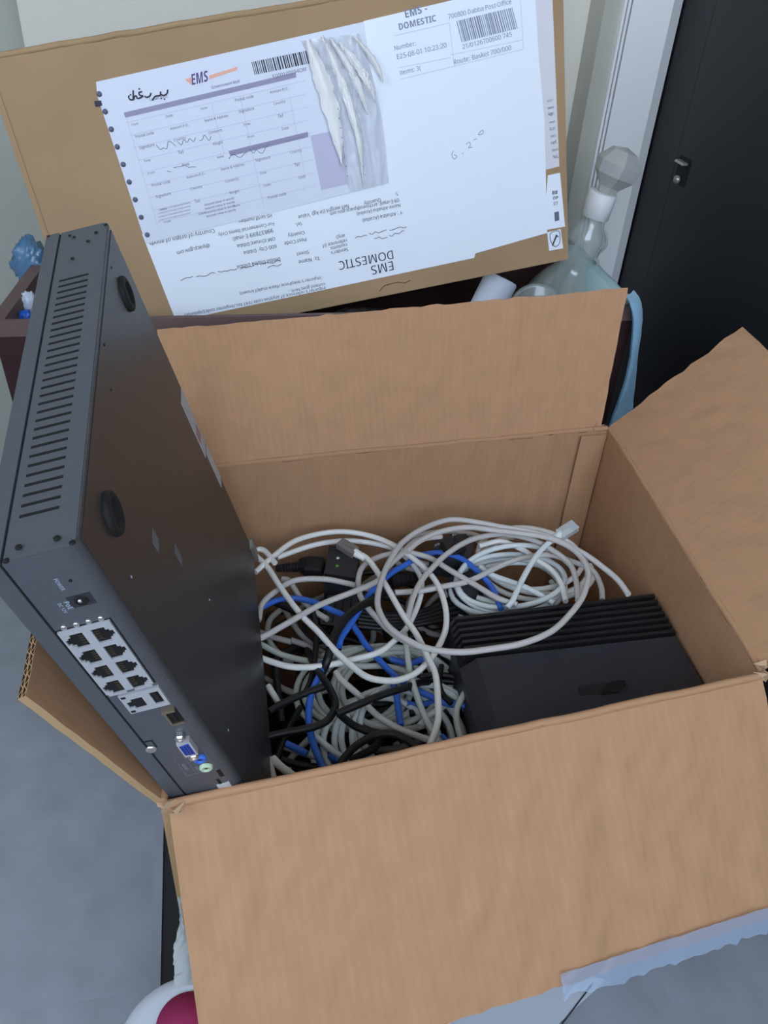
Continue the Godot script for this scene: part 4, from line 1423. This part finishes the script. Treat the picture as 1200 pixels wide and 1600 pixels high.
func cables() -> void:
	var R := 0.0030
	var v := func(s: String) -> Array:     # "x,y x,y" pixel way-points on the photograph
		var out := []
		for w in s.split(" "):
			var q := w.split(",")
			out.append(Vector2(float(q[0]), float(q[1])) if q.size() == 2 else Vector3(float(q[0]), float(q[1]), float(q[2])))
		return out
	# --- the bright white cable that sweeps round the heap
	cable(v.call("399,894 425,871 466,843 524,831 573,836 617,853 659,884 683,912 696,950 696,984 683,1014 668,1035 647,1053 620,1063 596,1063 572,1057 548,1039 524,1017 497,987 470,960 440,920 418,886 400,868 402,859 414,861 430,880"), 0.431, R, M.white_cable, "bright white cable arching over the heap, its loop end at the recorder's edge")
	# --- white cable with the grey plug
	var o := thing("network_cable", "white cable with a taupe plug that runs down the middle of the heap", "cable", on_y(600, 960, 0.438))
	var st := start()
	var pts := px_path(v.call("556,864 575,874 600,910 629,960 650,990 668,1026 680,1053 684,1089 684,1128 671,1167 655,1195"), 0.440)
	for i in pts.size():
		pts[i] -= o.position
	tube(st, spline(pts, 9), R, 10)
	obj("sheath", st, M.white_cable, o)
	plug(o, pts[0], (on_y(525, 845, 0.444) - on_y(556, 864, 0.440)).normalized(), Vector3(0.2, 1, 0.3), M.taupe_plug, M.white_cable)
	# --- second white arc inside the first
	cable(v.call("433,871 485,853 524,846 562,846 604,854 631,868 653,893 659,915 653,945 636,980 614,1003 590,1020 545,1032 500,1041 455,1042 413,1030 395,1020"), 0.420, R, M.white_cable, "white cable curving from the recorder inside the largest arch and back")
	# --- the long grey loop on the right
	cable(v.call("982,929 966,907 944,888 912,865 868,843 830,831 782,823 751,817 703,812 659,827 631,846 612,871 598,901 590,934 593,956 609,981 640,1002 672,1014 719,1019 767,1014 817,1005 862,986 893,957 912,929 919,897 909,872 887,853 855,840 817,834 767,828 729,824 687,831 655,846 636,862"), 0.455, R, M.grey_cable, "long pale grey cable whose big loop lies over the black ribbed device")
	cable(v.call("617,926 659,923 700,915 735,907 782,884 817,872 855,867 890,876 925,891 939,916 941,938"), 0.428, R, M.grey_cable, "pale grey cable crossing the heap's middle towards the black device")
	cable(v.call("625,868 640,864 672,872 703,891 741,913 776,934 808,945"), 0.430, R, M.grey_cable, "pale grey cable slanting down right behind the device's ribbed end")
	cable(v.call("637,965 646,932 659,907 672,891 694,869 722,850 751,839 789,835 830,843 862,859 890,881 900,907 903,938"), 0.440, R, M.grey_cable, "pale grey cable arching right from beside the blue cable's bend")
	cable(v.call("748,853 782,846 815,858 836,873 862,891 877,913 884,940"), 0.424, R, M.white_cable, "short white cable bending down at the device's rear edge, left of the clear plug cable")
	cable(v.call("750,886 770,899 817,916 843,929 866,943"), 0.420, R, M.ice_cable, "short icy white cable lying flat across the coiled bundle at the rear")
	cable(v.call("745,934 765,940 790,950 812,951"), 0.415, R, M.sage_cable, "short sage cable end by the device's rear left corner")
	# --- cable with the crystal plug
	o = thing("network_cable", "pale cable with a clear crystal plug against the carton's rear right corner", "cable", on_y(850, 870, 0.44))
	st = start()
	pts = px_path(v.call("873,837 860,846 846,859 830,881 814,910 801,938 792,950"), 0.45, 0.43)
	for i in pts.size():
		pts[i] -= o.position
	tube(st, spline(pts, 9), R, 10)
	obj("sheath", st, M.ice_cable, o)
	plug(o, pts[0], (on_y(908, 815, 0.458) - on_y(873, 837, 0.45)).normalized(), Vector3(-0.3, 1, 0.3), M.clear_plug, M.ice_cable, 1.08)
	st = start()
	var tp := aim(pts[0], (on_y(908, 815, 0.458) - on_y(873, 837, 0.45)).normalized(), Vector3(-0.3, 1, 0.3))
	bx(st, Vector3(-0.004, 0.001, -0.0028), Vector3(0.004, 0.015, 0.0028), tp)
	obj("wire_insert", st, M.white_cable, o)
	st = start()
	bx(st, Vector3(-0.0042, 0.0155, 0.0015), Vector3(0.0042, 0.0195, 0.0035), tp)
	obj("wire_ends", st, M.blue_jack, o)
	# --- left part of the heap
	cable(v.call("404,970 411,942 439,918 466,906 507,905 540,911 568,918 590,926"), 0.420, R, M.grey_cable, "grey cable humped beside the recorder under the bright white diagonal")
	cable(v.call("640,858 612,865 590,871 568,884 560,905 562,928 571,945 590,967 609,986 628,999 650,1010"), 0.426, R, M.grey_cable, "grey cable bent in a tight hook below the taupe plug")
	cable(v.call("396,1002 408,997 433,983 480,956 507,942 549,926 576,915 592,905 607,885 627,866 650,845 690,838"), 0.434, R, M.grey_cable, "grey cable rising diagonally from the recorder to the heap's centre")
	cable(v.call("398,1003 410,1008 440,1023 476,1032 506,1035 560,1041 599,1041 635,1050 656,1070 680,1088 700,1098"), 0.400, R, M.sage_cable, "dull grey cable lying flat across the heap below the white diagonal")
	cable(v.call("525,1050 533,1062 560,1086 584,1113 614,1134 641,1146 668,1155 690,1160"), 0.420, R, M.grey_cable, "grey cable slanting down right over the greenish bundle near the front rim")
	cable(v.call("632,990 635,1010 638,1035 647,1074 662,1116 677,1143 689,1165"), 0.424, R, M.sage_cable, "grey cable running straight down right of the black cord")
	cable(v.call("440,905 452,908 470,935 492,955 512,968"), 0.405, R, M.grey_cable, "short grey cable end pointing down right beside the recorder")
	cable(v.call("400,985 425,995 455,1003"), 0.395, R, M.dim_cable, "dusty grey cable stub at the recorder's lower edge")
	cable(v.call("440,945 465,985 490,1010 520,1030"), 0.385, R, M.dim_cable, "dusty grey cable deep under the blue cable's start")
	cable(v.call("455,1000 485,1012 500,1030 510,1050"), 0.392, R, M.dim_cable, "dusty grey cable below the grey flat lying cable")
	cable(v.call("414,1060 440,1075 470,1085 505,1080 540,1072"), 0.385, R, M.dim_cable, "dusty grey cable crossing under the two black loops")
	cable(v.call("419,1072 427,1085 436,1100"), 0.405, R, M.white_cable, "short white cable stub against the recorder halfway down")
	cable(v.call("426,1185 440,1199 462,1215"), 0.425, 0.0034, M.white_cable, "thick white cable stub at the recorder's lower corner by the front rim")
	cable(v.call("420,1185 423,1200 428,1220"), 0.425, R, M.grey_cable, "grey cable stub hugging the recorder at the front rim")
	cable(v.call("490,1148 510,1165 530,1180 548,1190"), 0.405, R, M.ice_cable, "icy white cable end right of the blue vertical cable near the rim")
	cable(v.call("440,1165 470,1175 500,1185"), 0.395, R, M.sage_cable, "sage cable deep at the front left of the heap")
	cable(v.call("735,1072 722,1090 713,1112 716,1140 724,1160"), 0.418, R, M.sage_cable, "sage cable bending down along the black device's left side")
	cable(v.call("690,1020 710,1030 725,1045"), 0.410, R, M.grey_cable, "grey cable stub between the white drop and the device's left side")
	cable(v.call("655,1135 670,1118 690,1105 700,1098"), 0.405, R, M.ice_cable, "icy white cable short beside the blue cable's right end")
	# --- blue cables
	cable(v.call("405,952 411,948 433,938 461,935 491,941 518,953 540,964 560,989 572,1008 596,1035 620,1059 641,1074 668,1086 695,1098 726,1103"), 0.412, 0.0031, M.blue_cable, "blue cable from the recorder slanting right down to the device")
	cable(v.call("530,1010 535,994 557,961 573,934 590,915 612,895 634,882 655,869 672,865 691,864 719,872 741,888 760,907 773,926 783,952"), 0.424, 0.0031, M.blue_cable, "blue cable arching over the adapters to the device's rear corner")
	cable(v.call("505,1035 500,1053 488,1080 483,1104 483,1131 488,1158 497,1182 508,1208"), 0.418, 0.0032, M.blue_cable, "blue cable standing nearly vertical in the heap's left half")
	cable(v.call("612,1060 618,1080 622,1105 626,1134"), 0.412, 0.0031, M.blue_cable, "short blue cable right of the greenish bundle")
	cable(v.call("660,1030 640,1036 610,1030"), 0.400, 0.0031, M.blue_cable, "short blue cable under the white arch's lower right")
	cable(v.call("636,1100 655,1102 680,1098 720,1104"), 0.398, 0.0031, M.blue_cable, "blue cable below the slanting blue one by the device")
	cable(v.call("440,1158 460,1168 480,1178"), 0.402, 0.0031, M.blue_cable, "blue cable stub low at the heap's left by the front rim")
	cable(v.call("515,1180 530,1190 545,1196"), 0.402, 0.0031, M.blue_cable, "blue cable stub between the vertical blue one and the black arc")
	cable(v.call("690,1150 700,1160 712,1168"), 0.402, 0.0031, M.blue_cable, "blue cable stub at the front rim beside the device")
	# --- black cords
	var K := 0.0034
	cable(v.call("526,1115,0.43 560,1101,0.431 596,1086,0.43 635,1074,0.426 660,1066,0.412 685,1068,0.395"), 0.430, K, M.black_cable, "straight black cord across the greenish bundle", "", -1.0, "black_cable")
	cable(v.call("480,1015,0.39 490,1036,0.41 500,1053,0.42 515,1075 524,1101 512,1125 485,1137 440,1146 415,1152"), 0.426, K, M.black_cable, "black cord curled in a hook around the vertical blue cable", "", -1.0, "black_cable")
	cable(v.call("420,1112 440,1100 470,1086 500,1075 516,1070"), 0.421, K, M.black_cable, "black cord from the recorder up to the hooked one", "", -1.0, "black_cable")
	cable(v.call("530,1115 545,1128 560,1137 590,1147 610,1145"), 0.420, K, M.black_cable, "black cord bending under the straight black one", "", -1.0, "black_cable")
	cable(v.call("530,1198 540,1182 558,1164 584,1150 612,1147 635,1156 655,1172 662,1182"), 0.428, K, M.black_cable, "black cord arched along the front rim", "", -1.0, "black_cable")
	cable(v.call("548,1188 568,1178 585,1168 592,1155"), 0.418, K, M.black_cable, "short black cord inside the arched one", "", -1.0, "black_cable")
	cable(v.call("488,950 494,985 492,1029 486,1062 478,1080"), 0.410, 0.0027, M.black_cable, "thin black cord dropping beside the white diagonal", "", -1.0, "black_cable")
	cable(v.call("603,925,0.41 585,937,0.428 557,951,0.434 535,972,0.434 520,1000,0.43 512,1030,0.425 502,1052,0.412 486,1072,0.392 470,1090,0.385"), 0.432, 0.0042, M.black_cable, "thick black cord bending down below the adapter", "", -1.0, "black_cable")
	cable(v.call("420,938 440,946 461,956 486,972 512,998 530,1015"), 0.408, K, M.black_cable, "black cord under the white diagonal near the recorder", "", -1.0, "black_cable")
	cable(v.call("430,1030 432,1060 436,1095 440,1130"), 0.400, K, M.black_cable, "black cord straight down along the recorder", "", -1.0, "black_cable")
	cable(v.call("470,1105 455,1130 440,1165 430,1190"), 0.404, 0.0028, M.black_cable, "thin black cord crossing below the hooked cord", "", -1.0, "black_cable")
	cable(v.call("690,1040 686,1065 692,1085 705,1100"), 0.416, 0.0026, M.black_cable, "thin black cord by the device's left side", "", -1.0, "black_cable")
	cable(v.call("655,1058 685,1054 720,1060"), 0.402, 0.0028, M.black_cable, "thin black cord right of the white drop, upper one", "", -1.0, "black_cable")
	cable(v.call("660,1068 690,1064 722,1068"), 0.398, 0.0028, M.black_cable, "thin black cord right of the white drop, lower one", "", -1.0, "black_cable")
	cable(v.call("640,1115 670,1108 700,1112 720,1125"), 0.395, K, M.black_cable, "black cord deep below the device's left side", "", -1.0, "black_cable")
	cable(v.call("440,1188 470,1196 500,1200 530,1208"), 0.404, K, M.black_cable, "black cord low along the front rim by the vertical blue cable", "", -1.0, "black_cable")
	for i in 5:
		cable(v.call("%d,%d %d,%d %d,%d %d,%d" % [560, 955 + i * 6, 610, 962 + i * 5, 660, 955 + i * 5, 715, 930 + i * 9]), 0.402, 0.0026, M.black_cable, "thin black cord in the flat bunch left of the device's ribs", "black cords beside the ribs", -1.0, "black_cable")
	# --- coils
	coil(795, 915, 0.408, 0.062, 0.044, 6, 0.0030, Vector3(0.006, 0.034, 0.012), 0.2, M.ice_cable, "coiled white cable stacked behind the black device")
	coil(835, 880, 0.400, 0.060, 0.050, 3, 0.0030, Vector3(-0.02, 0.02, 0.0), 0.0, M.white_cable, "loose white coil beneath the clear plug against the rear wall")
	coil(585, 1072, 0.392, 0.052, 0.046, 7, 0.0030, Vector3(0.05, 0.010, 0.016), 0.3, M.sage_cable, "greenish grey cable coil in the middle of the heap")
	coil(622, 1150, 0.398, 0.050, 0.052, 7, 0.0030, Vector3(0.05, 0.010, -0.010), -0.4, M.ice_cable, "pale greenish coil near the front rim")
	coil(690, 860, 0.398, 0.050, 0.030, 2, 0.0030, Vector3(0.0, 0.012, 0.0), 0.0, M.grey_cable, "grey coil around the black connector at the rear")
	# --- what lies deep in the heap: tangled cords filling the carton
	rng.seed = 99
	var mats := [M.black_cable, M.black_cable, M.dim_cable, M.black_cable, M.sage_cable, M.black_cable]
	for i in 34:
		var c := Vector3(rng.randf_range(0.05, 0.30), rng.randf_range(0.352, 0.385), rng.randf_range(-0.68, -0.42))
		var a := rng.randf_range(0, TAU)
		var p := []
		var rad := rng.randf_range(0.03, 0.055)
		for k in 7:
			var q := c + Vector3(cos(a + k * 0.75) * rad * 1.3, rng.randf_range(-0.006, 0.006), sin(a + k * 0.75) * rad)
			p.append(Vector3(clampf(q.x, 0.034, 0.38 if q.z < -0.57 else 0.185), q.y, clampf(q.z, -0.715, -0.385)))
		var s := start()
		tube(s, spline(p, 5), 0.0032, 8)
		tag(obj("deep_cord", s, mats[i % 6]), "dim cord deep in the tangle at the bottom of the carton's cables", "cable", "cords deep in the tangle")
	# --- adapters and connectors
	adapter()

func adapter() -> void:
	var o := thing("power_adapter", "black power adapter with a white and a green dot lying under the taupe plug", "adapter", on_y(545, 890, 0.40))
	var off := -o.position
	var q := func(px: float, py: float, y: float) -> Vector3: return on_y(px, py, y) + off
	var st := start()
	var y := 0.412
	var top := [q.call(507, 896, y), q.call(555, 903, y), q.call(563, 858, y), q.call(514, 852, y)]
	var dn := Vector3(0, -0.036, 0)
	box8(st, [top[0] + dn, top[1] + dn, top[1], top[0], top[3] + dn, top[2] + dn, top[2], top[3]])
	var b := obj("body", st, M.black_plastic, o)
	for e in [[528, 872, M.led_white, "white_dot"], [527, 884, M.led_green, "green_dot"]]:
		st = start()
		lathe(st, [Vector2(0.0018, 0), Vector2(0.0016, 0.0005), Vector2(0, 0.0006)], aim(q.call(e[0], e[1], y), Vector3.UP), 14)
		obj(e[3], st, e[2], b)
	st = start()
	rounded(st, Vector3(-0.0115, 0, -0.008), Vector3(0.0115, 0.020, 0.008), 0.002, aim(q.call(505, 888, 0.404), q.call(472, 886, 0.402) - q.call(505, 888, 0.404)))
	obj("socket_end", st, M.rubber, o)
	# moulded plug with a ribbed strain relief that sits in the adapter's inlet
	var p := thing("cord_plug", "black moulded plug with a ribbed neck pushed into the adapter beside the recorder", "plug", on_y(450, 885, 0.40))
	var pq := func(px: float, py: float, yy: float) -> Vector3: return on_y(px, py, yy) - p.position
	st = start()
	var ax: Vector3 = pq.call(425, 888, 0.402) - pq.call(472, 884, 0.402)
	var prof := []
	for i in 8:
		prof.append(Vector2(0.0062 - i * 0.0003, i * 0.0034))
		prof.append(Vector2(0.0062 - i * 0.0003, i * 0.0034 + 0.0020))
		prof.append(Vector2(0.0046 - i * 0.0002, i * 0.0034 + 0.0022))
		prof.append(Vector2(0.0046 - i * 0.0002, i * 0.0034 + 0.0033))
	lathe(st, prof, aim(pq.call(470, 885, 0.402), ax), 16)
	obj("strain_relief", st, M.rubber, p)
	st = start()
	rounded(st, Vector3(-0.009, -0.012, -0.007), Vector3(0.009, 0.001, 0.007), 0.0025, aim(pq.call(470, 885, 0.402), ax))
	obj("grip", st, M.rubber, p)
	# second adapter under the heap, dark side towards the viewer
	var s := thing("dark_adapter", "large dark adapter half buried below the adapter with the dots", "adapter", on_y(545, 950, 0.38))
	st = start()
	var sq := func(px: float, py: float, yy: float) -> Vector3: return on_y(px, py, yy) - s.position
	box8(st, [sq.call(500, 975, 0.380), sq.call(585, 985, 0.380), sq.call(585, 985, 0.394), sq.call(500, 975, 0.394), sq.call(512, 930, 0.370), sq.call(580, 930, 0.370), sq.call(580, 930, 0.394), sq.call(512, 930, 0.394)])
	obj("body", st, M.black_plastic, s)
	st = start()
	for i in 6:
		tube(st, [sq.call(506 + i * 13, 972, 0.3945), sq.call(513 + i * 12, 936, 0.3945)], 0.0008, 6)
	obj("grip_ribs", st, M.rubber, s)
	# black multi-prong adapter head at the rear
	var h := thing("plug_head", "black plug head with two metal prongs at the rear of the heap", "plug", on_y(705, 865, 0.415))
	var hq := func(px: float, py: float, yy: float) -> Vector3: return on_y(px, py, yy) - h.position
	st = start()
	var hp := [hq.call(672, 866, 0.424), hq.call(735, 872, 0.424), hq.call(740, 846, 0.424), hq.call(728, 834, 0.424), hq.call(680, 842, 0.424)]
	prism(st, hp, Vector3.UP, 0.03)
	obj("body", st, M.black_plastic, h)
	for e in [[681, 857], [708, 841]]:
		st = start()
		rounded(st, Vector3(-0.0032, 0, -0.0014), Vector3(0.0032, 0.008, 0.0014), 0.0006, aim(hq.call(e[0], e[1], 0.424), Vector3(0.1, 1, 0.25)))
		obj("prong", st, M.chrome, h)
	st = start()
	tube(st, spline([hq.call(690, 850, 0.425), hq.call(697, 862, 0.428), hq.call(712, 864, 0.428), hq.call(726, 858, 0.425)], 5), 0.0022, 8)
	obj("bail", st, M.rubber, h)
	var g := thing("black_connector", "black connector with a small white tag left of the ribbed device's corner", "connector", on_y(728, 915, 0.40))
	var gq := func(px: float, py: float, yy: float) -> Vector3: return on_y(px, py, yy) - g.position
	st = start()
	prism(st, [gq.call(700, 905, 0.412), gq.call(722, 884, 0.412), gq.call(745, 893, 0.412), gq.call(748, 930, 0.412), gq.call(735, 945, 0.412), gq.call(712, 935, 0.412)], Vector3.UP, 0.03)
	var gb := obj("body", st, M.black_plastic, g)
	st = start()
	prism(st, [gq.call(717, 891, 0.4128), gq.call(731, 886, 0.4128), gq.call(732, 891, 0.4128), gq.call(719, 897, 0.4128)], Vector3.UP, 0.0006)
	obj("white_tag", st, M.sticker, gb)
	# ribbed black relief behind the small grey hook
	var k := thing("strain_relief", "black ribbed strain relief in the centre of the heap under the grey loops", "connector", on_y(640, 905, 0.405))
	st = start()
	var kp := []
	for i in 7:
		kp.append(Vector2(0.0085 - i * 0.0005, i * 0.0052))
		kp.append(Vector2(0.0085 - i * 0.0005, i * 0.0052 + 0.0032))
		kp.append(Vector2(0.0065 - i * 0.0004, i * 0.0052 + 0.0034))
		kp.append(Vector2(0.0065 - i * 0.0004, i * 0.0052 + 0.0050))
	lathe(st, kp, aim(on_y(612, 908, 0.402) - k.position, on_y(655, 902, 0.402) - on_y(612, 908, 0.402)), 18)
	obj("ribs", st, M.rubber, k)

func small_things() -> void:
	# white canister with a magenta disc on its lid, partly under the front flap
	var c := on_y(290, 1634, 0.26)
	var o := thing("white_canister", "white canister with a magenta disc on its lid below the front flap's left corner", "canister", Vector3(c.x, 0, c.z))
	var st := start()
	lathe(st, [Vector2(0.050, 0.0), Vector2(0.053, 0.004), Vector2(0.053, 0.235), Vector2(0.052, 0.24)], Transform3D.IDENTITY, 40)
	obj("body", st, M.white_plastic, o)
	st = start()
	lathe(st, [Vector2(0.055, 0.238), Vector2(0.055, 0.255), Vector2(0.053, 0.259), Vector2(0.045, 0.260), Vector2(0, 0.260)], Transform3D.IDENTITY, 40)
	var lid := obj("lid", st, M.white_plastic, o)
	st = start()
	var dc := on_y(293, 1600, 0.262)
	lathe(st, [Vector2(0.0255, 0.0), Vector2(0.025, 0.002), Vector2(0, 0.002)], Transform3D(Basis(), dc - o.position - Vector3(0, 0.0025, 0)), 36)
	obj("magenta_disc", st, M.magenta, lid)
	# sheet of paper on the floor under the flap's right side
	st = start()
	var pts := [on_y(948, 1530, 0.003), on_y(868, 1604, 0.003), on_y(690, 1640, 0.003), on_y(640, 1560, 0.003), on_y(800, 1500, 0.003)]
	prism(st, pts, Vector3.UP, 0.002)
	var p := thing("paper_sheet", "white paper sheet with one black line on the floor below the front flap", "paper", on_y(800, 1560, 0.0))
	var mi := obj("sheet", st, M.white_plastic, p)
	mi.position = -p.position
	st = start()
	var a := on_y(926, 1537, 0.0036)
	var b := on_y(878, 1600, 0.0036)
	var s := (b - a).cross(Vector3.UP).normalized() * 0.0008
	prism(st, [a - s, b - s, b + s, a + s], Vector3.UP, 0.0004)
	mi = obj("black_line", st, M.ink, p)
	mi.position = -p.position
